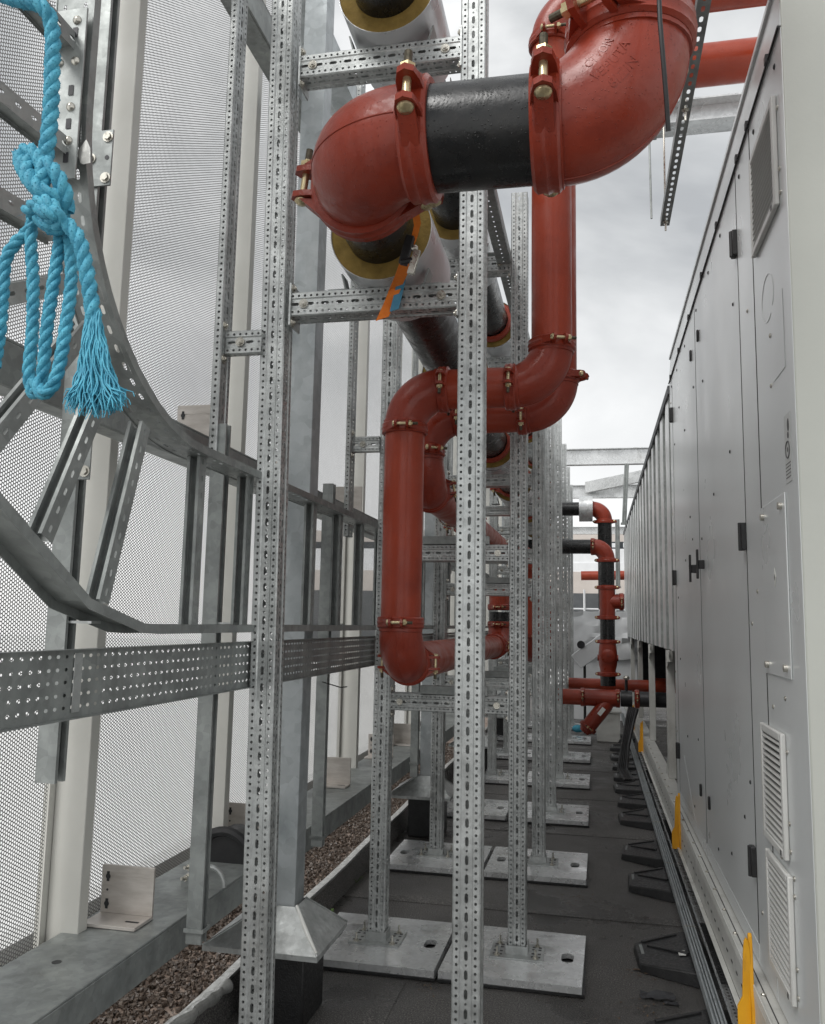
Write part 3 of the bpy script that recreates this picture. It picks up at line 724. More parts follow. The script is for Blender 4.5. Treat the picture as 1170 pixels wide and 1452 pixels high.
t = thing('tie_channel', 'long dark channel tying the near frames together high up, behind the black spool', 'channel', (-.44, 4, 1.93)); mb = MB()
holed(mb, lambda a, b: (-.415 - a, 2.75 + b, 1.885), 3.1, [(0, .026, None), (.026, .044, ('r', .05, .004, .006)), (.044, .07, None)])
mb.box(-.488, -.4855, 2.75, 5.85, 1.885, 1.93); mb.box(-.4145, -.412, 2.75, 5.85, 1.885, 1.93); part('channel', mb, 'galv_dull', t, smooth=20)
# ================================================================== HEADERS
r10 = .1365
def header(name, label, zf, y0, jackets, y1=15.5):
    t = thing(name, label, 'pipe', (-.65, y0, zf(y0)), 'black header pipes in insulation'); return t
def xh(y): return -.645 - .045 * min(1, max(0, (y - 2.06) / .5))
def zt(y): return 2.02 + .173 - .065 * min(1, max(0, (y - 2.7) / 1.6)) - .035 * min(1, max(0, (y - 4.3) / 1.6))
def zl(y): return 1.127 + .173 - .035 * min(1, max(0, (y - 2.7) / 1.6)) - .03 * min(1, max(0, (y - 4.3) / 1.6))
XH = -.65
for nm, zf, y0, lab in (('header_pipe', zt, 2.30, 'upper black header pipe in pale insulation sleeves, resting on the top bars'), ('header_pipe', zl, 2.3, 'lower black header pipe with a red coupled elbow turning right at its near end')):
    t = thing(nm, lab, 'header pipe', (XH, y0, zf(y0)))
    low = zf is zl
    mb = MB(); ys = [y0] + [2.56, 2.7, 4.3, 5.9, 15.5]; mb.tube([(xh(y), y, zf(y)) for y in ys], .116, 40); part('black_pipe', mb, 'black_pipe', t)
    js = [(2.60, 2.98), (4.16 if low else 4.10, 4.75), (5.72, 6.35), (7.3, 7.95), (8.9, 9.6), (10.5, 11.2), (12.1, 12.8)]
    for i, (a, b) in enumerate(js):
        mb = MB(); c0 = V((xh(a), a, zf(a))); c1 = V((xh(b), b, zf(b))); ax = (c1 - c0).normalized(); L = (c1 - c0).length
        mb.lathe(c0, ax, [(.004, .1715), (0, .173), (0, .1745), (L, .1745), (L, .172), (.004, .1715)], 48); j = part('insulation_jacket', mb, 'jacket', t)
        mb = MB(); mb.lathe(c0, ax, [(.004, .1165), (.006, .1713), (L - .004, .1713), (L - .004, .1165)], 48); part('foam_ring', mb, 'foam', j)
        if i >= 2: coupling(t, (xh(a), a - .05, zf(a)), (0, 1, 0), (1, 0, .2), .122)
        for sx in (-1, 1):       # pipe shoe clip on the crossbar
            if i < 4:
                mb = MB(); yy = FR[i] ; zz = zf(yy) - .173
                mb.box(XH - .04 + sx * .13, XH - .04 + sx * .2, yy - .03, yy + .03, zz + .001, zz + .007); mb.prism([(XH - .04 + sx * .135, yy - .03, zz + .0072), (XH - .04 + sx * .141, yy - .03, zz + .0072), (XH - .04 + sx * .155, yy - .03, zz + .06), (XH - .04 + sx * .149, yy - .03, zz + .06)], (0, .06, 0)); part('shoe_clip', mb, 'galv_dull', t)
    if low:
        cz = 1.272; R = .20; yy = 2.06
        elbow(t, (XH, yy, cz), (0, 1, 0), (1, 0, 0), R, r10)
        coupling(t, (XH, yy + R + .002, cz), (0, 1, 0), (1, 0, -.12), r10, flip=-1)
        coupling(t, (XH + R + .01, yy, cz), (1, 0, 0), (0, -1, .12), r10, flip=-1)
        xr_ = .10
        pipe(t, (XH + R - .01, yy, cz - .0), (xr_ - R + .01, yy, cz - .004), r10 - .002, 'black_pipe', 'spool_pipe')
        coupling(t, (xr_ - R - .008, yy, cz), (1, 0, 0), (0, -1, .12), r10, flip=-1)
        big = elbow(t, (xr_, yy, cz), (-1, 0, 0), (0, 0, 1), R, r10 + .004)
        coupling(t, (xr_, yy, cz + R + .02), (0, 0, 1), (-.5, -.87, 0), r10 + .003, flip=-1)
        pipe(t, (xr_, yy, cz + R), (xr_, yy, cz + R + 1.2), r10, 'red')
        # raised casting letters on the elbow
        def emboss(lines, a0, size):
            o_ = V((xr_ - R, yy, cz + R)) 
            for li, txt in enumerate(lines):
                cu = bpy.data.curves.new('lettering', 'FONT'); cu.body = txt; cu.size = size; cu.align_x = 'CENTER'; cu.align_y = 'CENTER'; cu.extrude = .0014; cu.resolution_u = 2
                to = bpy.data.objects.new('tmp', cu); COL.objects.link(to); bpy.context.view_layer.update()
                me = to.to_mesh(); vs = [v.co.copy() for v in me.vertices]; fs = [tuple(p.vertices) for p in me.polygons]
                to.to_mesh_clear(); bpy.data.objects.remove(to)
                mb2 = MB(); out = []
                for v in vs:
                    phi = math.radians(47) + v.x / (R * 1.0)       # along the bend
                    psi = math.radians(2) + (-v.y + li * size * 1.15 - size * 1.1) / r10   # around the pipe, measured from the camera side
                    rc = r10 + .0165 + (.0018 if v.z > 0 else -.002)
                    e = V((math.sin(phi), 0, -math.cos(phi)))
                    c = V((xr_ - R, yy, cz + R)) + e * R
                    out.append(c + (V((0, -1, 0)) * math.cos(psi) + e * math.sin(psi)) * rc)
                mb2.add(out, fs); part('cast_lettering', mb2, 'red_cast', big, smooth=0)
        emboss(['CTVON', 'VEHUTA', '8IZIN'], 0, .030)

# ================================================================== RED BRANCHES
r6 = .084; R6 = .165
def coup6(t, p, ax, lug): return coupling(t, p, ax, lug, r6)
# A: front branch
yA, zA, xl, xr = 3.45, .985, -.785, -.165
t = thing('red_branch_pipe', 'front red grooved pipe dropping in a double bend through the frames', 'red pipe', (xl, yA, -.25), 'red branch pipes')
g = .004
elbow(t, (xr, yA, 2.69), (0, 0, -1), (1, 0, 0), R6, r6); coup6(t, (xr, yA, 2.69 - R6 - g), (0, 0, 1), (0, -1, 0))
pipe(t, (xr + R6, yA, 2.69), (2.4, yA, 2.69), .09); coup6(t, (xr + R6 + g, yA, 2.69), (1, 0, 0), (0, -1, 0))
pipe(t, (xr, yA, 2.69 - R6), (xr, yA, zA + R6), r6)
coup6(t, (xr, yA, zA + R6 + g), (0, 0, 1), (.35, -1, 0))
elbow(t, (xr, yA, zA), (0, 0, 1), (-1, 0, 0), R6, r6); coup6(t, (xr - R6 - g, yA, zA), (1, 0, 0), (0, -1, .1))
pipe(t, (xr - R6, yA, zA), (xl + R6, yA, zA), r6); coup6(t, (xl + R6 + g, yA, zA), (1, 0, 0), (0, -1, .15))
elbow(t, (xl, yA, zA), (1, 0, 0), (0, 0, -1), R6, r6); coup6(t, (xl, yA, zA - R6 - g), (0, 0, 1), (.1, -1, 0))
pipe(t, (xl, yA, zA - R6), (xl, yA, -.17 + R6), r6); coup6(t, (xl, yA, -.17 + R6 + g), (0, 0, 1), (.05, -1, 0))
elbow(t, (xl, yA, -.17), (0, 0, 1), (0, 1, 0), R6, r6); coup6(t, (xl, yA + R6 + g, -.17), (0, 1, 0), (1, 0, 0))
pipe(t, (xl, yA + R6, -.17), (-.765, 6.85, -.17), r6)
coup6(t, (-.765, 6.6, -.17), (0, 1, 0), (1, 0, 0))
elbow(t, (-.765, 7.02, -.17), (0, -1, 0), (0, 0, 1), R6, r6); pipe(t, (-.765, 7.02, 0), (-.765, 7.02, .1), r6 * .99, 'black_pipe', 'valve_body')
coup6(t, (-.765, 7.02, 0.0), (0, 0, 1), (0, -1, 0)); coup6(t, (-.765, 7.02, .14), (0, 0, 1), (0, -1, 0)); pipe(t, (-.765, 7.02, .14), (-.765, 7.02, .30), r6)
# B: rear branch
yB, zB, xl, xr = 3.92, .985, -.79, -.155
t = thing('red_branch_pipe', 'rear red grooved pipe following close behind the front one, with a higher foot', 'red pipe', (xl, yB, .5), 'red branch pipes')
elbow(t, (xr, yB, 2.66), (0, 0, -1), (1, 0, 0), R6, r6); pipe(t, (xr + R6, yB, 2.66), (2.4, yB, 2.66), .095)
coup6(t, (xr, yB, 2.66 - R6 - g), (0, 0, 1), (.6, -1, 0))
pipe(t, (xr, yB, 2.66 - R6), (xr, yB, zB + R6), r6); coup6(t, (xr, yB, zB + R6 + g), (0, 0, 1), (1, -.3, 0))
elbow(t, (xr, yB, zB), (0, 0, 1), (-1, 0, 0), R6, r6); coup6(t, (xr - R6 - g, yB, zB), (1, 0, 0), (0, -1, -.3))
pipe(t, (xr - R6, yB, zB), (xl + R6, yB, zB), r6); coup6(t, (xl + R6 + g, yB, zB), (1, 0, 0), (0, -1, 0))
elbow(t, (xl, yB, zB), (1, 0, 0), (0, 0, -1), R6, r6); coup6(t, (xl, yB, zB - R6 - g), (0, 0, 1), (.6, -1, 0))
elbow(t, (xl, yB, .64), (0, 0, 1), (0, 1, 0), R6, r6); coup6(t, (xl, yB + R6 + g, .64), (0, 1, 0), (1, 0, .2))
pipe(t, (xl, yB, zB - R6), (xl, yB, .64 + R6), r6)
pipe(t, (xl, yB + R6, .64), (-.79, 8.2, .66), r6)
coup6(t, (-.79, 5.2, .647), (0, 1, 0), (1, 0, .2))
# u bolt hanger under B
mb = MB(); mb.tube([(xl + .095 * math.cos(a), 4.75, .64 - .095 * math.sin(a)) for a in [math.pi * i / 12 for i in range(13)]], .006, 8); mb.cyl((xl, 4.75, .545), (xl, 4.75, .45), .008, 8); bolt_mb(mb, (xl, 4.75, .5), (0, 0, -1), .016, .02)
part('pipe_hanger', mb, 'bolt', t)
# further branches deep in the row, the same turn of pipe
for (y, xx, z, lab) in ((8.3, -.60, .2, 'short red riser deep in the row between the fourth and fifth frames'), (11.4, -.62, .1, 'short red riser farthest back among the frames')):
    t = thing('red_riser', lab, 'red pipe', (xx, y, z - .6), 'red risers deep in the row')
    elbow(t, (xx, y, z + .5), (0, 0, -1), (-1, 0, 0), R6, r6); pipe(t, (xx, y, z + .5 - R6), (xx, y, z - .3), r6); pipe(t, (xx - R6, y, z + .5), (xx - R6 - .1, y, z + .5), r6)
    elbow(t, (xx, y, z - .3 - R6), (0, 0, 1), (0, 1, 0), R6, r6); coup6(t, (xx, y, z - .3 - g), (0, 0, 1), (.5, -1, 0)); coup6(t, (xx, y, z + .5 - R6), (0, 0, 1), (.5, -1, 0)); pipe(t, (xx, y + R6, z - .3 - R6), (xx, y + 1.1, z - .3 - R6), r6)

# far pipework at the end of the walkway
def far_riser(lab, x, y, ztop, zbot, left):
    t = thing('far_riser', lab, 'pipe', (x, y, zbot), 'black pipe drops with red elbows')
    R = R6 * .95
    elbow(t, (x, y, ztop), (-1, 0, 0), (0, 0, -1), R, r6); coup6(t, (x - R, y, ztop), (1, 0, 0), (0, -1, .2)); coup6(t, (x, y, ztop - R), (0, 0, 1), (1, -.2, 0))
    pipe(t, (x - R, y, ztop), (left, y, ztop), r6 * .98, 'black_pipe', 'black_pipe'); pipe(t, (x, y, ztop - R), (x, y, zbot), r6 * .98, 'black_pipe', 'black_pipe'); return t
t = far_riser('rear black pipe drop with red elbow, clamped in a bright sleeve', .13, 10.35, 1.405, .2, -.75)
mb = MB(); mb.lathe((-.17, 10.35, 1.405), (1, 0, 0), [(0, .15), (.0, .155), (.16, .155), (.16, .15)], 32); mb.lathe((-.17, 10.35, 1.405), (1, 0, 0), [(0, .085), (.0, .152)], 32); part('insulation_end', mb, 'galv_bright', t)
t = far_riser('front black pipe drop with red elbow, tee and check valve above the strainer', .145, 9.9, .905, .45, -.75)
def seg(z0, z1, m, r=r6): return pipe(t, (.145, 9.9, z0), (.145, 9.9, z1), r, m)
seg(.45, .10, 'red_cast', r6 * 1.04); coup6(t, (.145, 9.9, .44), (0, 0, 1), (1, -.2, 0)); coup6(t, (.145, 9.9, .1), (0, 0, 1), (1, -.2, 0))
pipe(t, (.145, 9.9, .28), (.33, 9.9, .28), r6, 'red_cast', 'tee_branch'); coup6(t, (.30, 9.9, .28), (1, 0, 0), (0, -1, 0))
seg(.10, -.2, 'black_pipe', r6 * .98); coup6(t, (.145, 9.9, -.17), (0, 0, 1), (1, -.2, 0))
mb = MB(); mb.lathe((.145, 9.9, -.19), (0, 0, -1), [(0, .09), (.05, .098), (.16, .108), (.24, .1), (.3, .085), (.36, .088)], 28)
mb.lathe((.145, 9.84, -.33), (0, -1, 0), [(0, .06), (.03, .075), (.05, .078), (.06, .06), (.065, .01)], 20)
mb.tube([(.03, 9.9, -.35), (.26, 9.9, -.35)], .035, 16); part('check_valve', mb, 'red_cast', t); coup6(t, (.145, 9.9, -.53), (0, 0, 1), (1, -.2, 0)); seg(-.53, -.66, 'black_pipe')
t = thing('strainer_pipe', 'horizontal red pipe with slanting strainer crossing the end of the walkway', 'strainer', (-.1, 9.6, -.95))
yS, zS = 9.55, -.765
pipe(t, (-.40, yS, zS), (-.13, yS, zS), r6); coup6(t, (-.13, yS, zS), (1, 0, 0), (0, -1, .3)); mb = MB(); mb.tube([(-.13, yS, zS), (.24, yS, zS)], r6 * 1.08, 28)
d = V((-.62, -.1, -.78)).normalized(); b0 = V((.17, yS, zS)); mb.tube([b0, b0 + d * .1, b0 + d * .36, b0 + d * .44], [.06, .082, .08, .076], 28)
part('strainer_body', mb, 'red_cast', t); coup6(t, b0 + d * .40, d, (.3, -1, 0)); mb = MB(); mb.tube([b0 + d * .42, b0 + d * .47], [.078, .05], 24); part('end_cap', mb, 'red_cast', t)
coup6(t, (.24, yS, zS), (1, 0, 0), (0, -1, .3)); pipe(t, (.27, yS, zS), (.39, yS, zS), r6 * 1.02, 'blackpl', 'butterfly_valve'); coup6(t, (.44, yS, zS), (1, 0, 0), (0, -1, .3))
pipe(t, (.44, yS, zS), (.8, yS, zS), r6 * .95, 'dark', 'flexible_joint'); pipe(t, (.33, yS, zS), (.33, yS, zS + .2), .016, 'blackpl', 'valve_stem'); mb = MB(); mb.ball((.33, yS, zS + .22), .035, 10, (1, 1, .7)); part('valve_head', mb, 'bolt', t)
mb = MB(); c = b0 + d * .2 + V((.02, -.083, .02)); e = V((.62, .1, .78)).normalized(); mb.obox(c, e, (0.78, 0, -.62), (0, -1, 0), .045, .022, .001); part('rating_label', mb, 'sticker', t)
t = thing('return_pipe', 'plain red horizontal pipe just behind and above the strainer', 'red pipe', (.2, 10.9, -.85)); pipe(t, (-.32, 10.9, -.715), (1.2, 10.9, -.715), .075)
mb = MB(); mb.lathe((-.32, 10.9, -.715), (-1, 0, 0), [(0, .078), (.012, .078), (.012, .05)], 24); part('end_rim', mb, 'bolt', t)

# ratchet strap round the near header
t = thing('ratchet_strap', 'orange ratchet strap wrapped with blue tape, looped over the lower bar', 'strap', (-.58, 2.6, 1.1))
def ribbon(pts, w, m, name, wd=(1, 0, .28)):
    mb = MB(); wd = V(wd).normalized() * w / 2; P = [V(p) for p in pts]; vs = []; fs = []
    for i, p in enumerate(P):
        tt = (P[min(i + 1, len(P) - 1)] - P[max(0, i - 1)]).normalized(); n = tt.cross(wd).normalized() * .0012
        vs += [p - wd - n, p + wd - n, p + wd + n, p - wd + n]
    for i in range(len(P) - 1):
        for k in range(4): fs.append((i * 4 + k, i * 4 + (k + 1) % 4, i * 4 + 4 + (k + 1) % 4, i * 4 + 4 + k))
    fs += [(3, 2, 1, 0), tuple(len(vs) - 4 + k for k in range(4))]
    mb.add(vs, fs); return part(name, mb, m, t, smooth=40)
ribbon([RP(589, 300, 2.34), RP(592, 318, 2.38), RP(588, 335, 2.42), RP(583, 350, 2.43)], .022, 'strap', 'upper_webbing')
ribbon([RP(577, 368, 2.46), RP(571, 385, 2.52), RP(561, 408, 2.625), RP(553, 428, 2.648), RP(542, 452, 2.650)], .046, 'strap', 'lower_webbing')
ribbon([RP(569, 398, 2.60), RP(566, 412, 2.636), RP(562, 428, 2.643), RP(559, 440, 2.644)], .032, 'tape', 'tape_tail')
mb = MB(); mb.obox(RP(577, 355, 2.42), (.3, -.1, 1), (1, 0, -.3), (0, 1, 0), .045, .013, .012); mb.cyl(RP(568, 372, 2.40), RP(586, 368, 2.40), .009, 10); part('ratchet_frame', mb, 'blackpl', t, bev=.003)
mb = MB(); mb.obox(RP(587, 372, 2.40), (.3, -.1, 1), (1, 0, -.3), (0, 1, 0), .038, .011, .007); mb.ball(RP(588, 352, 2.40), .011); part('ratchet_handle', mb, 'bolt', t, bev=.002)

# threaded rod supports, hanging strut at upper right
t = thing('hanging_channel', 'slotted steel channel hanging overhead at an angle beside the big red elbow', 'channel', (.37, 3, 2.06))
mb = MB(); x0 = .352; w = .041; z = 2.06
holed(mb, lambda a, b: (x0 + a, 1.6 + b, z), 2.72, [(0, .012, None), (.012, .029, ('q', .05, .0065, .014)), (.029, .041, None)])
mb.box(x0 - .002, x0, 1.6, 4.32, z - .0, z + .041); mb.box(x0 + .041, x0 + .043, 1.6, 4.32, z, z + .041); part('channel', mb, 'galv_dull', t, smooth=20)
for y in (4.27, 3.3):
    mb = MB(); mb.cyl((x0 + .02, y, z - .05), (x0 + .02, y, 3.2), .005, 8); bolt_mb(mb, (x0 + .02, y, z - .002), (0, 0, -1), .010, .009); part('threaded_rod', mb, 'bolt', t)
t = thing('overhead_beam', 'galvanised beam crossing overhead behind the hanging channel, above the casing', 'beam', (1, 4.75, 2.9))
mb = MB(); mb.box(.30, 3, 4.7, 4.85, 2.86, 2.87); mb.box(.30, 3, 4.7, 4.85, 2.99, 3.0); mb.box(.30, 3, 4.77, 4.78, 2.8705, 2.9895); part('i_section', mb, 'galv_bright', t)
mb = MB(); mb.box(.29, .38, 4.70, 4.84, 2.845, 2.859); mb.cyl((.33, 4.72, 2.86), (.335, 4.72, 2.3), .006, 8); part('beam_clamp', mb, 'galv_dull', t)
mb = MB(); mb.tube([RP(930, -160, 1.84), RP(933, -40, 1.84), RP(936, 30, 1.84), RP(941, 90, 1.85), RP(945, 140, 1.87), RP(948, 186, 1.90)], .0055, 8)
solo('hanging_cable', mb, 'blackpl', 'thin black cable hanging in front of the big red elbow', 'cable', (.2, 1.86, 1.3))

# ================================================================== CASING OF THE CHILLER
XU = .55
t = thing('plant_unit', 'tall grey metal plant casing with doors, hinges and grilles, closing the walkway', 'plant unit', (1.6, 4.4, -1.35))
mb = MB(); mb.box(XU + .012, 2.8, 2.475, 6.25, -1.15, 1.93); part('inner_body', mb, 'dark', t)
mb = MB(); mb.box(XU + .002, 2.8, 2.455, 2.474, -1.15, 2.0); part('end_panel', mb, 'unit_end', t, bev=.004)
def panel(y0, y1, z0, z1, name='panel', x=XU, th=.014, m='unit', parent=None, bev=.002, label=None):
    mb = MB(); mb.box(x, x + th, y0, y1, z0, z1); return part(name, mb, m, parent or t, bev=bev, label=label)
panel(2.46, 2.985, -1.15, 1.765, 'end_side_panel'); panel(2.993, 3.285, -1.15, 1.765, 'narrow_panel')
d1 = panel(3.294, 4.682, -1.08, 1.765, 'door'); d2 = panel(4.692, 6.066, -1.08, 1.765, 'door'); panel(6.074, 6.27, -1.15, 1.765, 'end_strip')
panel(3.29, 6.07, -1.15, -1.084, 'kick_strip')
mb = MB(); mb.prism([(XU - .004, 2.46, 1.77), (XU + .02, 2.46, 1.77), (XU + .03, 2.46, 1.95), (XU + .01, 2.46, 1.95)], (0, 3.81, 0)); part('top_fascia', mb, 'unit', t, bev=.002)
mb = MB(); mb.box(XU + .0, 2.8, 2.455, 6.27, 1.951, 1.97); part('roof_sheet', mb, 'unit', t)
for y in (3.32, 3.36): pass
for y in (2.9905, 3.2895, 4.687, 6.070): mb = MB(); mb.box(XU - .0012, XU + .011, y - .0022, y + .0022, -1.078, 1.764); part('seam_shade_strip', mb, 'blackpl', t)  # black strips stand in for the shade in the gaps between door panels
def hinge(d, y, z, s=1):
    mb = MB(); mb.box(XU - .018, XU - .0005, y - .028, y + .022, z - .05, z + .05); mb.cyl((XU - .018, y - .004, z - .052), (XU - .018, y - .004, z + .052), .009, 10); h = part('hinge', mb, 'blackpl', d, bev=.002)
    mb = MB()
    for dz in (-.03, .03): mb.lathe((XU - .0185, y + .012, z + dz), (-1, 0, 0), [(0, .005), (.001, .005), (.001, .0001)], 10)
    part('screw', mb, 'bolt', h)
for z in (1.48, .34, -.81): hinge(d1, 3.31, z); hinge(d2, 6.05, z)
for d, y in ((d1, 4.52), (d2, 4.86)):
    mb = MB(); mb.box(XU - .04, XU - .028, y - .008, y + .008, .25, .40); mb.box(XU - .028, XU - .0005, y - .012, y + .012, .30, .345); part('handle', mb, 'blackpl', d, bev=.003)
    for z in (1.53, -.85):
        mb = MB(); mb.box(XU - .012, XU - .0005, y - .012, y + .012, z - .032, z + .032); part('catch', mb, 'blackpl', d, bev=.005)
# screws and plugs
rs = random.Random(11)
def screws(parent, pts, m='blackpl', r=.006):
    for y, z in pts:
        mb = MB(); mb.lathe((XU - .0005, y, z), (-1, 0, 0), [(0, r * 1.3), (.0015, r * 1.3), (.0025, r), (.004, r * .8), (.0045, .0002)], 12); part('screw', mb, m, parent)
screws(d1, [(3.6, .72), (3.42, 1.28), (4.1, .62), (3.85, -.92), (3.5, -.7), (4.25, -1.0), (3.36, -.55), (4.4, 1.25), (4.58, .46)])
screws(d2, [(4.8, 1.33), (5.1, .64), (5.3, 1.2), (5.6, 1.42), (5.0, .5), (5.4, .41), (5.9, .2), (4.95, -.6), (5.5, -.65), (5.85, -.2), (5.95, 1.25), (5.2, -1.0)])
screws(t, [(3.12, 1.14), (3.1, .13), (3.2, -.95), (3.22, .02), (2.75, .92), (2.76, .76), (2.7, 1.55), (6.17, 1.6), (6.2, .8), (6.2, -.3), (6.18, -.7), (2.9, -.24), (2.72, -.20), (2.85, -.68), (2.69, -.70), (2.9, 1.5)], 'bolt')
screws(t, [(y, 1.70) for y in (2.55, 2.9, 3.2, 3.7, 4.1, 4.6, 5.2, 5.7, 6.1)], 'blackpl', .007)
for y in (2.62, 2.98, 3.2, 3.75, 4.3, 4.9, 5.5, 6.1): mb = MB(); mb.box(XU - .014, XU - .0045, y - .012, y + .012, 1.76, 1.785); part('cover_lug', mb, 'blackpl', t)
mb = MB(); mb.tube([(XU - .006, 2.46, 1.768), (XU - .006, 6.27, 1.768)], .0035, 6); part('seal_bead', mb, 'blackpl', t)
def grille(y0, y1, z0, z1, lab, kind):
    fr = MB(); x = XU - .016
    fr.box(x, XU - .0005, y0, y0 + .025, z0, z1); fr.box(x, XU - .0005, y1 - .025, y1, z0, z1); fr.box(x, XU - .0005, y0 + .0252, y1 - .0252, z0, z0 + .025); fr.box(x, XU - .0005, y0 + .0252, y1 - .0252, z1 - .025, z1)
    g_ = part('vent_grille', fr, 'grille', t, bev=.004, label=lab)
    b = MB(); b.box(XU - .003, XU - .0006, y0 + .026, y1 - .026, z0 + .026, z1 - .026); part('recess', b, 'dark', g_)
    s = MB(); n = int((z1 - z0 - .06) / .0185)
    for i in range(n):
        z = z0 + .034 + i * (z1 - z0 - .068) / (n - 1)
        s.prism([(x + .001, y0 + .028, z - .0035), (XU - .0035, y0 + .028, z - .0035), (XU - .0035, y0 + .028, z + .0035), (x + .003, y0 + .028, z + .0035)], (0, y1 - y0 - .056, 0))
    part('louvre_set', s, 'grille', g_)
    for zz in (z0 + .03, z0 + (z1 - z0) * .3, z1 - .05): screws(g_, [(y0 - .012, zz)], 'bolt')
    mb = MB(); mb.box(x - .0015, x - .0003, y0 + .04, y0 + .055, z0 + .005, z0 + .02); part('maker_mark', mb, 'ink', g_)
grille(2.735, 3.06, -.665, -.305, 'upper grille of the lower pair', 0); grille(2.705, 3.04, -1.05, -.70, 'lowest grille', 0); grille(2.545, 2.93, 1.255, 1.605, 'high grille near the top seam', 0)
# service plate
mb = MB(); mb.box(XU - .005, XU - .0005, 2.615, 2.98, -.14, .40); sp = part('service_plate', mb, 'unit', t, bev=.002); 
for y, z in ((2.66, .365), (2.93, .365), (2.66, -.11), (2.93, -.11)):
    mb = MB(); mb.tube([(XU - .005, y, z), (XU - .016, y, z)], .011, 14); part('knob', mb, 'bolt', sp)
mb = MB(); c = V((XU - .006, 2.78, .16)); mb.prism([c + V((0, -.018, 0)), c + V((0, 0, -.03)), c + V((0, .018, 0)), c + V((0, 0, .03))], (-.0008, 0, 0)); ws = part('warning_sticker', mb, 'sticker', sp)
mb = MB(); c = V((XU - .0075, 2.78, .16)); mb.prism([c + V((0, -.006, 0)), c + V((0, 0, -.010)), c + V((0, .006, 0)), c + V((0, 0, .010))], (-.0005, 0, 0)); part('sticker_symbol', mb, 'ink', ws)
# round symbol label with text lines
mb = MB(); mb.box(XU - .0015, XU - .0006, 2.525, 2.60, .42, .62); lb = part('instruction_label', mb, 'label_grey', t)
mb = MB(); xx = XU - .0022
mb.tube([(xx, 2.562 + .024 * math.cos(a), .515 + .024 * math.sin(a)) for a in [2 * math.pi * i / 28 for i in range(28)]], .0022, 6, closed=True)
mb.ball((xx, 2.562, .515), .006, 8, (.2, 1, 1.3)); mb.ball((xx, 2.548, .585), .010, 8, (.2, 1, 1.9)); mb.ball((xx, 2.552, .556), .010, 8, (.2, .8, 1))
part('ring_symbol', mb, 'ink', lb)
mb = MB()
for i in range(5): mb.box(xx, xx + .0004, 2.532, 2.594, .474 - i * .010, .4765 - i * .010)
part('text_line', mb, 'ink', lb)
# moulded oval and faint worn sign high on the end panel
mb = MB(); mb.tube([(XU - .0008, 2.77 + .09 * math.cos(a), 1.05 + .075 * math.sin(a)) for a in [2 * math.pi * i / 32 for i in range(32)]], .0009, 6, closed=True); part('pressed_oval', mb, 'unit', t)
mb = MB(); mb.box(XU - .0016, XU - .0007, 2.56, 2.72, .76, 1.0); part('faded_label', mb, 'unit', t)
mb = MB(); mb.prism([(XU - .0018, 5.75, -1.07), (XU - .0018, 5.2, -1.07), (XU - .0018, 5.75, -.80)], (.0012, 0, 0)); part('corner_gusset', mb, 'unit', t)
# base rail under everything
t = thing('base_rail', 'pale grey steel base rail under the plant casing with drain slots along its face', 'base rail', (.53, 8, -1.32))
mb = MB(); mb.box(.497, .60, 2.3, 17, -1.172, -1.16); mb.box(.497, .503, 2.3, 17, -1.31, -1.1725); mb.box(.477, .4968, 2.3, 17, -1.316, -1.31); mb.box(.497, .503, 2.3, 17, -1.1595, -1.148)
part('channel', mb, 'ledge', t, bev=.002)
mb = MB(); y = 2.4
while y < 10: mb.box(.4955, .4968, y, y + .030, -1.245, -1.238); y += .115
part('slot', mb, 'blackpl', t); mb = MB(); y = 2.5
while y < 9: mb.lathe((.52, y, -1.1598), (0, 0, 1), [(0, .009), (.002, .009), (.006, .006), (.006, .0001)], 8); y += .28
part('rivet', mb, 'bolt', t)
mb = MB(); mb.tube([(.525, 2.4, -1.159), (.527, 6, -1.159)], .002, 6); part('sealant_line', mb, 'dark', t)

# condenser section on legs
t = thing('condenser_section', 'long bank of folded bare metal sheets on grey legs beyond the casing doors', 'condenser', (1.2, 10, -1.15))
mb = MB(); prof = []; y = 6.285; rp = random.Random(5)
while y < 16.2:
    w = 1.12 / 2
    for u, dx in ((0, .06), (.03, .06), (.07, .0), (.30, -.012), (.50, .0), (.54, .06)): prof.append((y + u, XU + .008 + dx))
    y += w
vs = []; fs = []; nz = 14
for (yy, x) in prof:
    for k in range(nz + 1):
        z = -.165 + (1.86 + .0) * k / nz; vs.append((x + .0015 * math.sin(k * .7 + yy * 2.1) * (0 < k < nz), yy, z))
for i in range(len(prof) - 1):
    for k in range(nz): a = i * (nz + 1) + k; fs.append((a, a + nz + 1, a + nz + 2, a + 1))
mb.add(vs, [f[::-1] for f in fs]); part('folded_sheet', mb, 'coil', t, smooth=30)
mb = MB(); mb.box(XU - .012, 2.6, 6.28, 16.2, 1.698, 1.76); part('top_edge', mb, 'wall_dark', t)
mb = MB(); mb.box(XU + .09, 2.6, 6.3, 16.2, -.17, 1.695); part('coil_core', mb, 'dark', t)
for i, y in enumerate((7.05, 9.3, 11.6, 13.9, 16.0)):
    mb = MB(); mb.box(XU + .005, XU + .065, y, y + .09, -1.159, -.171); mb.prism([(XU + .006, y + .09, -1.159), (XU + .006, y + .24, -1.159), (XU + .006, y + .09, -.98)], (.006, 0, 0)); mb.prism([(XU + .006, y - .0, -.171), (XU + .006, y - .3, -.171), (XU + .006, y - .0, -.32)], (.006, 0, 0)); part('leg', mb, 'ledge', t, bev=.003)
    mb = MB(); mb.tube([(XU + .02, y - .15, -.18), (XU + .02, y - .15, -.26)], .03, 12); part('drain_spout', mb, 'ledge', t)
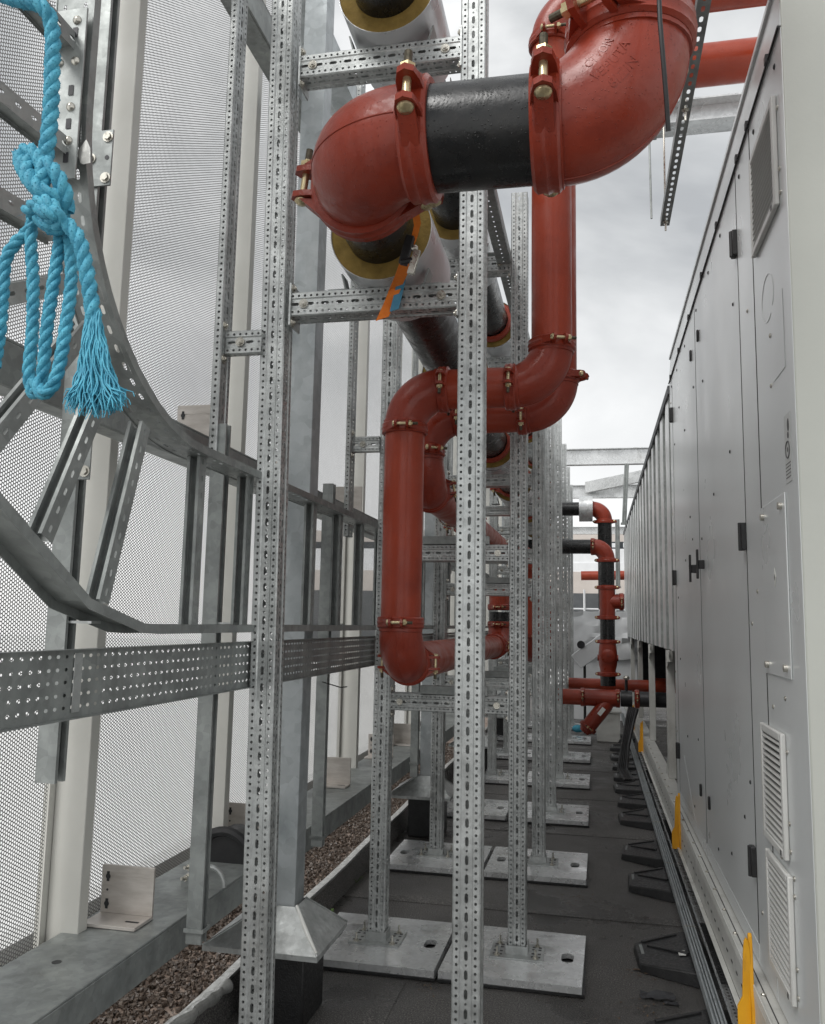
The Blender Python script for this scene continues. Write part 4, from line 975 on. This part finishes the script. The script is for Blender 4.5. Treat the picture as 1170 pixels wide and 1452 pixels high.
mb = MB(); mb.prism([(XU + .9, 6.3, -1.159), (XU + .92, 6.3, -1.159), (XU + .92, 16.22, -1.159), (XU + .1, 16.22, -1.159), (XU + .1, 16.2, -1.159), (XU + .9, 16.2, -1.159)], (0, 0, .988)); part('rear_shade_sheet', mb, 'dark', t)  # added dark sheet that stands for the deep shade under the bank
y = 6.285
while y < 16.1: mb = MB(); mb.box(XU - .003, XU + .03, y + .064, y + .0715, -.165, 1.695); part('fold_shade_strip', mb, 'galv_dull', t); y += .56  # darker strips draw the shade line at each fold of the sheet
t = thing('compressor', 'dark rounded compressor under the condenser bank just beyond the casing', 'compressor', (1.1, 7.6, -1.15))
mb = MB(); mb.tube([(1.0, 6.9, -.75), (1.0, 7.0, -.75), (1.0, 8.3, -.75), (1.0, 8.4, -.75)], [.12, .22, .22, .12], 24); part('shell', mb, 'blackpl', t)
mb = MB(); mb.tube([(.75, 6.6, -.45), (.78, 7.6, -.4), (.9, 7.9, -.55)], .05, 12); part('suction_pipe', mb, 'galv_dull', t)
for i, (y, z) in enumerate(((6.75, -.62), (11.2, -.72))):
    q = thing('inlet_pipe', 'red inlet pipe with coupling passing under the condenser bank, ' + ('just beyond the casing' if i == 0 else 'farther along'), 'red pipe', (.9, y, z)); pipe(q, (.68, y, z), (1.4, y, z), .09); coupling(q, (.72, y, z), (1, 0, 0), (0, -1, .4), .09)

# strut track on rubber feet, wire basket and cables
t = thing('strut_track', 'twin galvanised strut track running along the walkway on rubber feet', 'strut track', (.44, 8, -1.5))
for k, x in enumerate((.425, .452)):
    mb = MB(); mb.box(x, x + .003, 2.2, 15.5, -1.50, -1.46); mb.box(x + .018, x + .021, 2.2, 15.5, -1.50, -1.46); mb.box(x + .0032, x + .0178, 2.2, 15.5, -1.485, -1.483); mb.box(x + .003, x + .0065, 2.2, 15.5, -1.4635, -1.46); mb.box(x + .0145, x + .018, 2.2, 15.5, -1.4635, -1.46); part('strut', mb, 'galv_white', t)
mb = MB(); y = 2.3
while y < 13: mb.box(.423, .476, y, y + .006, -1.4598, -1.4570); y += 1.15
part('joint_bar', mb, 'bolt', t)
t = thing('wire_tray', 'narrow slotted cable tray lying between the strut track and base rail', 'cable tray', (.485, 8, -1.47))
mb = MB(); holed(mb, lambda a, b: (.478 + a, 2.2 + b, -1.412), 8.0, [(0, .012, None), (.012, .03, ('r', .03, .005, .008)), (.03, .042, ('r', .03, .005, .008)), (.042, .056, None)]); mb.box(.534, .536, 2.2, 10.2, -1.412, -1.385); mb.box(.476, .4775, 2.2, 10.2, -1.412, -1.39); part('tray_base', mb, 'galv_bright', t, smooth=20)
mb = MB(); y = 2.25
while y < 9: mb.box(.4775, .534, y, y + .004, -1.396, -1.393); y += .014 if int(y * .9) % 2 else .5
mb.box(.505, .5065, 2.25, 9, -1.3959, -1.3945); part('comb_bar', mb, 'blackpl', t)
for i in range(2):
    mb = MB(); rr = random.Random(i); pts = [(.516 + .011 * i + rr.uniform(-.005, .005), 2.2 + .3 * j, -1.405 + rr.uniform(0, .004)) for j in range(34)]; mb.tube(pts, .0048, 8)
    solo('black_cable', mb, 'blackpl', ['black cable lying in the slotted tray nearer the strut track', 'black cable lying in the slotted tray nearer the base rail'][i], 'cable', (.49, 5, -1.46), 'cables in the slotted tray')
mb = MB(); rr = random.Random(9)
for i in range(5):
    pts = [(.40 + .02 * i, 10.6 - .05 * i, -.95), (.36 + .02 * i, 10.3, -1.05), (.29 + .015 * i, 9.8, -1.3), (.24 + .02 * i, 9.5, -1.5), (.3 + .02 * i, 9.2, -1.56)]
    P = []
    for a, b in zip(pts, pts[1:]):
        for u in (0, .33, .66): P.append(V(a).lerp(V(b), u))
    mb.tube(P + [V(pts[-1])], .02, 8)
solo('cable_bundle', mb, 'blackpl', 'thick bundle of black cables hanging down at the strainer onto the feet', 'cable bundle', (.33, 9.9, -1.5))

# rubber feet
def rubber_foot():
    t = thing('rubber_foot', '', 'support foot', (.32, 0, -1.6), 'rubber feet under the strut track'); x0, x1 = .185, .52
    o = [(x0, -.13), (x0 + .02, -.15), (x1 - .1, -.27), (x1, -.27), (x1, .27), (x1 - .1, .27), (x0 + .02, .15), (x0, .13)]
    mb = MB(); n = len(o); a = [(x, y, -1.596) for x, y in o]; b = [(x + .004 if x < .3 else x, y * .97, -1.572 + .035 * (x - x0) / (x1 - x0) + .01) for x, y in o]
    mb.add(a + b, [(i, (i + 1) % n, (i + 1) % n + n, i + n) for i in range(n)] + [tuple(range(n, 2 * n))]); part('rubber_body', mb, 'rubber', t, bev=.006)
    mb = MB(); sl = lambda x: -1.572 + .035 * (x - x0) / (x1 - x0) + .01
    mb.obox((x0 + .03, .04, sl(x0 + .03) + .001), (0, 1, 0), (1, 0, .1), (0, 0, 1), .06, .007, .0012); part('moulded_bar', mb, 'galv_dull', t)
    mb = MB(); mb.obox((x0 + .15, .02, sl(x0 + .15)), (.75, -.6, .1), (.6, .75, 0), (0, 0, 1), .11, .012, .009); mb.obox((x0 + .13, .175, sl(x0 + .13)), (1, .5, .1), (-.5, 1, 0), (0, 0, 1), .10, .009, .008); part('rib', mb, 'rubber', t, bev=.003)
    return t
F0 = rubber_foot(); fy = [3.60, 4.48, 5.70, 6.42, 7.5, 8.2, 8.85, 9.5, 10.2, 10.9, 11.7, 12.6]
fl = ['black rubber support foot nearest the eye, with a white sticker', 'black rubber support foot beside the crumpled scrap on the roofing', 'third rubber foot from the eye, opposite the wet plates', 'fourth rubber foot from the eye under the strut track', 'fifth rubber foot from the eye under the strut track', 'sixth rubber foot from the eye under the strut track', 'seventh rubber foot from the eye under the strut track', 'eighth rubber foot from the eye under the strut track', 'ninth rubber foot from the eye, under the cable bundle', 'tenth rubber foot, just behind the cable bundle', 'eleventh rubber foot beyond the cable bundle', 'farthest rubber foot along the strut track']
for i, y in enumerate(fy):
    o = F0 if i == 0 else copy_tree(F0, None, W[F0])
    mw = T(.32 + (i % 3 - 1) * .008, y, -1.6) @ Matrix.Rotation((-.05, .06, -.02, -.07, .04)[i % 5], 4, 'Z'); o.matrix_basis = mw; o['label'] = fl[i]
FEETFIX = True
mb = MB(); mb.obox((.275, 3.66, -1.546), (1, 0, .1), (0, 1, 0), (-.1, 0, 1), .019, .03, .001); st = solo('paper_sticker', mb, 'sticker', 'small white printed sticker on the nearest rubber foot', 'sticker', (.275, 3.66, -1.528))
mb = MB(); 
for i in range(3): mb.obox((.270 + i * .008, 3.665, -1.5445 + i * .0008), (1, 0, .1), (0, 1, 0), (-.1, 0, 1), .0025, .02 - .005 * i, .0004)
part('print', mb, 'ink', st, smooth=0)
mb = MB(); mb.obox((.395, 4.45, -1.535), (1, 0, .1), (0, 1, 0), (-.1, 0, 1), .016, .03, .001); solo('foot_label', mb, 'sticker', 'small white label on second rubber foot beside the strut track', 'sticker', (.44, 4.45, -1.505))

# yellow lifting brackets
ylab = ['yellow lifting bracket on the base rail, nearest and cut by the lower edge', 'second yellow lifting bracket on the base rail, below the far door', 'third yellow lifting bracket on the base rail beyond the casing', 'farthest yellow lifting bracket beside the cable bundle']
for i, y in enumerate((3.13, 5.55, 9.6, 11.6)):
    t = thing('lifting_bracket', ylab[i], 'bracket', (.49, y, -1.3), 'yellow lifting brackets on the base rail'); x = .488; k = 1.0 if i == 0 else 1.15
    mb = MB(); w = .055 * (1 if i else .8)
    pr = [(-w, -.31), (-w, -.18), (-w * .55, -.13), (-w * .38, 0.0), (-w * .25, .035), (0, .045), (w * .25, .035), (w * .38, 0), (w * .55, -.13), (w, -.18), (w, -.31)]
    mb.prism([(x, y + a, -1.04 + b) for a, b in pr][::-1], (.012, 0, 0)); part('plate', mb, 'yellow', t, bev=.002)
    hb = [(.006, -.28), (.006, -.16), (.004, -.02), (-.001, .022), (-.008, .034), (-.015, .022), (-.019, -.02), (-.024, -.15), (-.04, -.18), (-.04, -.28)]
    mb = MB(); mb.prism([(x + a, y - .02, -1.04 + b) for a, b in hb], (0, .012, 0)); part('blade', mb, 'yellow', t, bev=.002)
    mb = MB(); mb.lathe((x - .0005, y, -1.05), (-1, 0, 0), [(0, .008), (.0006, .008), (.0006, .0001)], 14); part('eye_hole', mb, 'dark', t)

# litter
t = None
def crumple(x, y, s, m, lab, name, cat, seed):
    r_ = random.Random(seed); mb = MB(); n = 5; vs = []
    for i in range(n):
        for j in range(n): vs.append((x + (i / 4 - .5) * s * 1.6 + r_.uniform(-.1, .1) * s, y + (j / 4 - .5) * s * .8 + r_.uniform(-.1, .1) * s, -1.594 + r_.uniform(0, .18) * s))
    fs = [(i * n + j, (i + 1) * n + j, (i + 1) * n + j + 1, i * n + j + 1) for i in range(n - 1) for j in range(n - 1)]; mb.add(vs, fs); solo(name, mb, m, lab, cat, (x, y, -1.596), smooth=0)
crumple(.255, 4.06, .09, 'dark', 'crumpled dark scrap of plastic on the roofing between rubber feet', 'scrap', 'scrap', 2)
crumple(.31, 4.01, .035, 'dark', 'tiny dark crumb beside the crumpled scrap on roofing', 'scrap', 'scrap', 3)
crumple(.19, 4.35, .03, 'litter', 'small curled brown leaf beside the second rubber foot', 'dead_leaf', 'leaf', 4)
def litter():
    r_ = random.Random(8); mb = MB()
    spots = [(-1.2, 6.75, .25, 90), (-.1, 5.4, .12, 25), (.2, 4.3, .12, 30), (-1.25, 4.6, .2, 20), (-.72, 3.85, .1, 14), (.18, 3.95, .1, 20), (-.3, 4.9, .5, 18), (-.2, 3.7, .6, 24), (.05, 8, 1.5, 30)]
    for x, y, s, n in spots:
        for i in range(n):
            a = r_.uniform(0, 6.28); q = r_.uniform(.004, .011); c = V((x + r_.gauss(0, s * .5), y + r_.gauss(0, s * .5), -1.5945 + r_.uniform(0, .003)))
            u = V((math.cos(a), math.sin(a), r_.uniform(-.2, .3))) * q; v = V((-math.sin(a), math.cos(a), r_.uniform(-.2, .2))) * q * .45
            mb.add([c - u, c - v, c + u, c + v], [(0, 1, 2, 3)])
    o = solo('leaf_litter', mb, 'litter', 'scattered brown leaf crumbs and grit on the dark roofing', 'leaf litter', (0, 5, -1.59), kind='stuff', smooth=0)
litter()
def weed(x, y, lab, n=9, s=.05, seed=1):
    r_ = random.Random(seed); t = thing('weed', lab, 'plant', (x, y, -1.6)); mb = MB(); st = MB()
    for i in range(n):
        a = r_.uniform(0, 6.28); d = V((math.cos(a), math.sin(a), r_.uniform(.5, 1.6))).normalized(); e = V((x, y, -1.6)) + d * s * r_.uniform(.5, 1); st.tube([(x, y, -1.6), e], .0012, 5)
        sd = d.cross(V((0, 0, 1))).normalized() * s * .2; f = d * s * .38; mb.add([e, e + f * .5 + sd, e + f - V((0, 0, .006)), e + f * .5 - sd], [(0, 1, 2, 3)])
    part('leaves', mb, 'leaf', t, smooth=0); part('stems', st, 'leaf', t)
weed(-1.42, 4.55, 'small green weed growing at the foot of the edge batten', 14, .075, 3); weed(-1.45, 5.3, 'tiny green weed sprig farther along the edge batten', 6, .04, 5)

# ================================================================== FAR END
def beam(name, lab, x0, x1, y, z0, z1, m='galv_bright', d=.12):
    t = thing(name, lab, 'beam', ((x0 + x1) / 2, y, z0)); mb = MB(); mb.box(x0, x1, y, y + d, z0, z0 + .012); mb.box(x0, x1, y, y + d, z1 - .012, z1); mb.box(x0, x1, y + d / 2 - .005, y + d / 2 + .005, z0 + .0125, z1 - .0125); part('i_section', mb, m, t); return t
beam('roof_beam', 'long galvanised beam spanning overhead across the far end of the walkway', -3, 3.2, 13, 2.45, 2.70)
beam('roof_beam', 'second galvanised beam, lower and behind the first at the far end', -3, 3.2, 17, 2.53, 2.79)
t = thing('roof_beam', 'slanting galvanised beam meeting the second overhead beam at an angle', 'beam', (.6, 16.4, 2.6)); mb = MB(); mb.obox((.75, 16.5, 2.83), (1, -.5, .12), (0, 0, 1), (.5, 1, 0), 1.0, .11, .05); part('i_section', mb, 'galv_bright', t, bev=.004)
beam('roof_beam', 'thin lowest galvanised beam at the far end behind the red elbow', -3, 3.2, 19, 2.02, 2.18)
for i, (x, z0, z1) in enumerate(((.46, 1.55, 2.45), (.36, .6, 1.6))):
    mb = MB(); mb.cyl((x + .05 * (1 - i), 13.0, z1), (x, 13.0, z0), .022, 8); mb.cyl((x + .05 * (1 - i) - .03, 13.0, z1), (x - .03, 13, z0), .015, 8); mb.box(x - .06, x + .03, 12.97, 13.03, z0 - .03, z0)
    solo('drop_rod', mb, 'galv_dull', ['upper pair of drop rods hanging under the first overhead beam', 'lower pair of drop rods beside the condenser bank'][i], 'rod', (x, 13, z0))
t = thing('far_building', 'pale brick and white building beyond the far end of the roof', 'building', (0, 24, -16)); 
for i, (z0, z1, m) in enumerate(((-16, -1.2, 'concrete'), (-1.2, -.2, 'wall_dark'), (-.2, .9, 'wall_dark'), (.9, 1.5, 'brick'), (1.5, 1.75, 'white'), (1.75, 2.15, 'white'), (2.15, 2.35, 'glass'), (2.35, 2.7, 'brick'))):
    mb = MB(); mb.box(-9, 9, 24 + .03 * i, 30, z0 + .001, z1); part('facade_band', mb, m, t)
for i in range(24):
    mb = MB(); x = -4 + i * .4; mb.box(x, x + .25, 24.16, 24.178, 2.19, 2.31); part('window', mb, 'white', t)
t = thing('edge_scaffold', 'white scaffold guard rails and ladder at the far roof end', 'scaffold', (.0, 18, -1.6))
for x in (-.6, -.2, .12, .42): mb = MB(); mb.cyl((x, 18, -1.6), (x, 18, .75 if x != .12 else 1.15), .022, 8); part('upright', mb, 'white', t)
for z in (-.1, .35, .12): mb = MB(); mb.cyl((-2, 18.05, z), (2, 18.05, z), .02, 8); part('guard_rail', mb, 'white', t)
mb = MB(); mb.box(-2, 2, 18.08, 18.11, -.06, .05); part('toe_board', mb, 'white', t)
t = thing('site_pipe', 'short red pipe length beyond the far black drops', 'red pipe', (.1, 17, .95)); pipe(t, (-.25, 17, .98), (.9, 17, 1.0), .09)
t = thing('plastic_sheeting', 'pale wrapped stack of panels standing beyond the check valve', 'wrapped stack', (.0, 14.5, -1.6)); mb = MB(); rr = random.Random(3); n = 10; vs = []
for i in range(n):
    for j in range(n): vs.append((-.45 + i * .13, 15.2 + rr.uniform(-.05, .05), -.55 + j * .09 + rr.uniform(-.02, .02)))
mb.add(vs, [(i * n + j, (i + 1) * n + j, (i + 1) * n + j + 1, i * n + j + 1) for i in range(n - 1) for j in range(n - 1)]); mb.box(-.45, .72, 15.3, 16, -1.6, .25); part('wrap', mb, 'white', t)
t = thing('duct_elbow', 'white tilted duct section with a dark round opening leaning beyond the frames', 'duct', (-.05, 13.4, -1.6)); mb = MB()
mb.obox((-.02, 13.4, -.35), (1, 0, .75), (0, 1, 0), (-.75, 0, 1), .32, .25, .12); part('shell', mb, 'white', t, bev=.01)
mb = MB(); mb.lathe((-.2, 13.14, -.28), (0, -1, 0), [(0, .06), (.01, .06), (.01, .05), (.002, .05), (.002, .0001)], 24); part('opening', mb, 'dark', t)
for x in (-.15, .1): mb = MB(); mb.cyl((x, 13.3, -1.6), (x, 13.3, -.4), .02, 8); part('leg', mb, 'blackpl', t)
t = thing('storage_crate', 'pale grey crate standing on the roof beyond the strainer', 'crate', (.18, 12.6, -1.6)); mb = MB(); mb.box(.02, .34, 12.4, 12.9, -1.596, -1.2); part('body', mb, 'ledge', t, bev=.01); mb = MB(); mb.box(.0, .36, 12.38, 12.92, -1.199, -1.17); part('lid', mb, 'ledge', t, bev=.004)
mb = MB(); mb.ball((-.25, 13.0, -1.5), .07, 12, (1.2, .8, .8)); solo('blue_bag', mb, 'rope', 'blue bag lying on the roof behind the strainer', 'bag', (-.25, 13, -1.58))

# ================================================================== ROPE
def spline(pts, step=.004):
    P = [V(p) for p in pts]; P = [P[0] * 2 - P[1]] + P + [P[-1] * 2 - P[-2]]; out = []
    for i in range(1, len(P) - 2):
        a, b, c, d = P[i - 1:i + 3]; n = max(2, int((c - b).length / step))
        for k in range(n):
            u = k / n; out.append(.5 * ((2 * b) + (c - a) * u + (2 * a - 5 * b + 4 * c - d) * u * u + (3 * b - a - 3 * c + d) * u ** 3))
    out.append(P[-2]); return out
rh = random.Random(21)
def rope_mb(mb, pts, R=.0095, pitch=.058, fuzz=1.0):
    C = spline(pts); t0 = (C[1] - C[0]).normalized(); u = t0.orthogonal().normalized(); fr = []; pt = t0
    for i, p in enumerate(C):
        tt = (C[min(i + 1, len(C) - 1)] - C[max(i - 1, 0)]).normalized(); u = pt.rotation_difference(tt) @ u; u = (u - tt * u.dot(tt)).normalized(); pt = tt; fr.append((p, u, tt.cross(u), tt))
    s = 0; S = [0]
    for a, b in zip(C, C[1:]): s += (b - a).length; S.append(s)
    for k in range(3):
        path = []
        for i, (p, u, w, tt) in enumerate(fr):
            a = 2 * math.pi * (S[i] / pitch + k / 3); path.append(p + (u * math.cos(a) + w * math.sin(a)) * R * .5)
        mb.tube(path, [R * (.60 + rh.uniform(-.015, .015)) for _ in path], 8)
        # yarn ridges on the strand
        for q in range(7):
            yp = []
            for i, (p, u, w, tt) in enumerate(fr[::2]):
                i2 = i * 2; a = 2 * math.pi * (S[i2] / pitch + k / 3); c = path[i2]; b = -a * 2.2 + q * .898; yp.append(c + (u * math.cos(b) + w * math.sin(b)) * R * .6)
            if len(yp) > 2: mb.tube(yp, R * .11, 4)
    for i in range(int(S[-1] * 1300 * fuzz)):
        j = rh.randrange(len(fr)); p, u, w, tt = fr[j]; a = rh.uniform(0, 6.28); n = u * math.cos(a) + w * math.sin(a); l = rh.uniform(.004, .012); q = p + n * R * .95
        e = q + n * l * .6 + tt * rh.uniform(-1, 1) * l; sd = tt.cross(n) * .00022; mb.add([q - sd, q + sd, e], [(0, 1, 2)])
t = thing('blue_rope', 'frayed blue twisted rope hanging in a knot with long loops near the eye', 'rope', (-.72, .95, .25))
mb = MB(); rope_mb(mb, [RP(-60, -40), RP(10, -5, .94), RP(58, 8, .94), RP(74, 40), RP(74, 100), RP(72, 160), RP(66, 215), RP(60, 245)], .0102, .062, 1.6); part('lead', mb, 'rope', t, smooth=60)
mb = MB(); rope_mb(mb, [RP(52, 300), RP(42, 325), RP(22, 345), RP(8, 370), RP(4, 420), RP(0, 470), RP(-8, 520)], .0079, .05); part('loop', mb, 'rope', t, smooth=60)
mb = MB(); rope_mb(mb, [RP(48, 290, .955), RP(44, 340), RP(47, 400), RP(46, 470), RP(41, 530), RP(48, 558), RP(60, 535, .94), RP(66, 470, .935), RP(76, 400, .94), RP(85, 335, .945), RP(80, 295, .95)], .0079, .05); part('loop', mb, 'rope', t, smooth=60)
mb = MB(); rope_mb(mb, [RP(86, 295, .95), RP(98, 335, .945), RP(101, 400, .94), RP(93, 465, .935), RP(85, 515, .93), RP(74, 548, .925), RP(60, 558, .925), RP(50, 540, .935)], .0079, .05); part('loop', mb, 'rope', t, smooth=60)
mb = MB(); rope_mb(mb, [RP(42, 225, .935), RP(40, 250, .92), RP(60, 272, .915), RP(80, 280, .925), RP(88, 300, .94), RP(78, 320, .95)], .0105)
rope_mb(mb, [RP(30, 218, .94), RP(34, 240, .925), RP(55, 262, .92), RP(62, 240, .925), RP(50, 218, .935), RP(36, 214, .94)], .0105)
rope_mb(mb, [RP(62, 228, .93), RP(80, 248, .925), RP(92, 275, .93), RP(94, 300, .94)], .0105)
rope_mb(mb, [RP(40, 300, .935), RP(58, 286, .915), RP(74, 292, .91), RP(80, 308, .915), RP(68, 318, .925), RP(56, 308, .93)], .0095)
rope_mb(mb, [RP(54, 292, .925), RP(66, 300, .908), RP(84, 306, .91), RP(82, 322, .925), RP(66, 322, .93)], .0095); part('knot', mb, 'rope', t, smooth=60)
mb = MB(); rope_mb(mb, [RP(76, 310, .92), RP(95, 318, .92), RP(112, 340, .92), RP(122, 380, .92), RP(130, 430, .92), RP(136, 470, .92)], .0095); part('tail', mb, 'rope', t, smooth=60)
mb = MB(); rt = random.Random(31)
for i in range(420):
    a = rt.uniform(-1, 1); b = rt.uniform(-1, 1); p0 = RP(132 + 8 * a, 445 + rt.uniform(-6, 10), .92 + .006 * b); p1 = RP(134 + 17 * a, 500, .92 + .016 * b); p2 = RP(136 + 26 * a + rt.uniform(-7, 7), 545, .92 + .022 * b); p3 = RP(137 + 40 * a + rt.uniform(-9, 9), 578 + rt.uniform(-20, 11) - 8 * abs(a), .92 + .03 * b)
    C = spline([p0, p1, p2, p3], .009); wv = rt.uniform(0, 6.28); C = [c + V((.0022 * math.sin(j * 1.1 + wv), .002 * math.cos(j * .9 + wv), 0)) for j, c in enumerate(C)]; mb.tube(C, [rt.uniform(.0007, .0014)] * (len(C) - 1) + [.0005], 4)
    if i % 2 == 0: mb.tube([C[-1], C[-1] + V((rt.uniform(-.004, .004), 0, -.006))], .0006, 3)
part('frayed_end', mb, 'rope', t, smooth=60)

# ================================================================== WORLD, SUN, CAMERA
w = bpy.data.worlds.new('World'); sc.world = w; w.use_nodes = True; nt = w.node_tree; nt.nodes.clear(); L = nt.links
out = nd(nt, 'ShaderNodeOutputWorld'); bg = nd(nt, 'ShaderNodeBackground', _Strength=.1); L.new(bg.outputs[0], out.inputs[0])
SE, SR = math.radians(49), math.radians(-147)
sky = nd(nt, 'ShaderNodeTexSky', sky_type='NISHITA'); sky.sun_disc = False; sky.sun_elevation = SE; sky.sun_rotation = SR
tc = nd(nt, 'ShaderNodeTexCoord'); mp = nd(nt, 'ShaderNodeMapping'); mp.inputs['Scale'].default_value = (1.0, 1.0, 1.5); mp.inputs['Location'].default_value = (3.1, .6, .4); L.new(tc.outputs['Generated'], mp.inputs[0])
n1 = nd(nt, 'ShaderNodeTexNoise', _Scale=2.6, _Detail=7, _Roughness=.5, _Distortion=.25); L.new(mp.outputs[0], n1.inputs['Vector'])
cr = ramp(nt, [(.38, (3.05, 3.15, 3.25)), (.48, (4.3, 4.4, 4.45)), (.6, (6.3, 6.35, 6.35))]); L.new(n1.outputs[0], cr.inputs[0])
sx = nd(nt, 'ShaderNodeSeparateXYZ'); L.new(tc.outputs['Generated'], sx.inputs[0]); mr = nd(nt, 'ShaderNodeMapRange', interpolation_type='SMOOTHSTEP'); mr.inputs[1].default_value = .02; mr.inputs[2].default_value = .45; mr.inputs[3].default_value = 1; mr.inputs[4].default_value = 0; L.new(sx.outputs[2], mr.inputs[0])
m1 = nd(nt, 'ShaderNodeMix', data_type='RGBA'); m1.inputs[7].default_value = (7.0, 7.0, 6.95, 1); L.new(mr.outputs[0], m1.inputs[0]); L.new(cr.outputs[0], m1.inputs[6])
m2 = nd(nt, 'ShaderNodeMix', data_type='RGBA'); m2.inputs[0].default_value = .96; L.new(sky.outputs[0], m2.inputs[6]); L.new(m1.outputs[2], m2.inputs[7]); L.new(m2.outputs[2], bg.inputs[0])
sl = bpy.data.lights.new('overcast_sun', 'SUN'); sl.energy = 1.5; sl.angle = math.radians(30); sl.color = (1, .985, .96); so = bpy.data.objects.new('overcast_sun', sl); COL.objects.link(so)
so.rotation_mode = 'QUATERNION'; so.rotation_quaternion = V((math.sin(SR) * math.cos(SE), math.cos(SR) * math.cos(SE), math.sin(SE))).to_track_quat('Z', 'Y')
cam = bpy.data.cameras.new('camera'); co = bpy.data.objects.new('camera', cam); COL.objects.link(co); sc.camera = co
l, d, u = V(CAM_L), V(CAM_D), V(CAM_U)
co.matrix_basis = Matrix(((l.x, -l.y, -l.z, 0), (d.x, -d.y, -d.z, 0), (u.x, -u.y, -u.z, 0), (0, 0, 0, 1)))
cam.sensor_fit = 'HORIZONTAL'; cam.sensor_width = 36; cam.lens = 36 * 1200 / 1170; cam.clip_start = .05; cam.clip_end = 2000
for o in list(COL.objects):
    if o.parent is None: o.location.z += H
sc.view_settings.view_transform = 'Standard'; sc.view_settings.look = 'None'; sc.view_settings.exposure = .72; sc.view_settings.gamma = 1
sc.render.engine = 'CYCLES'; sc.cycles.max_bounces = 8; sc.cycles.transparent_max_bounces = 8
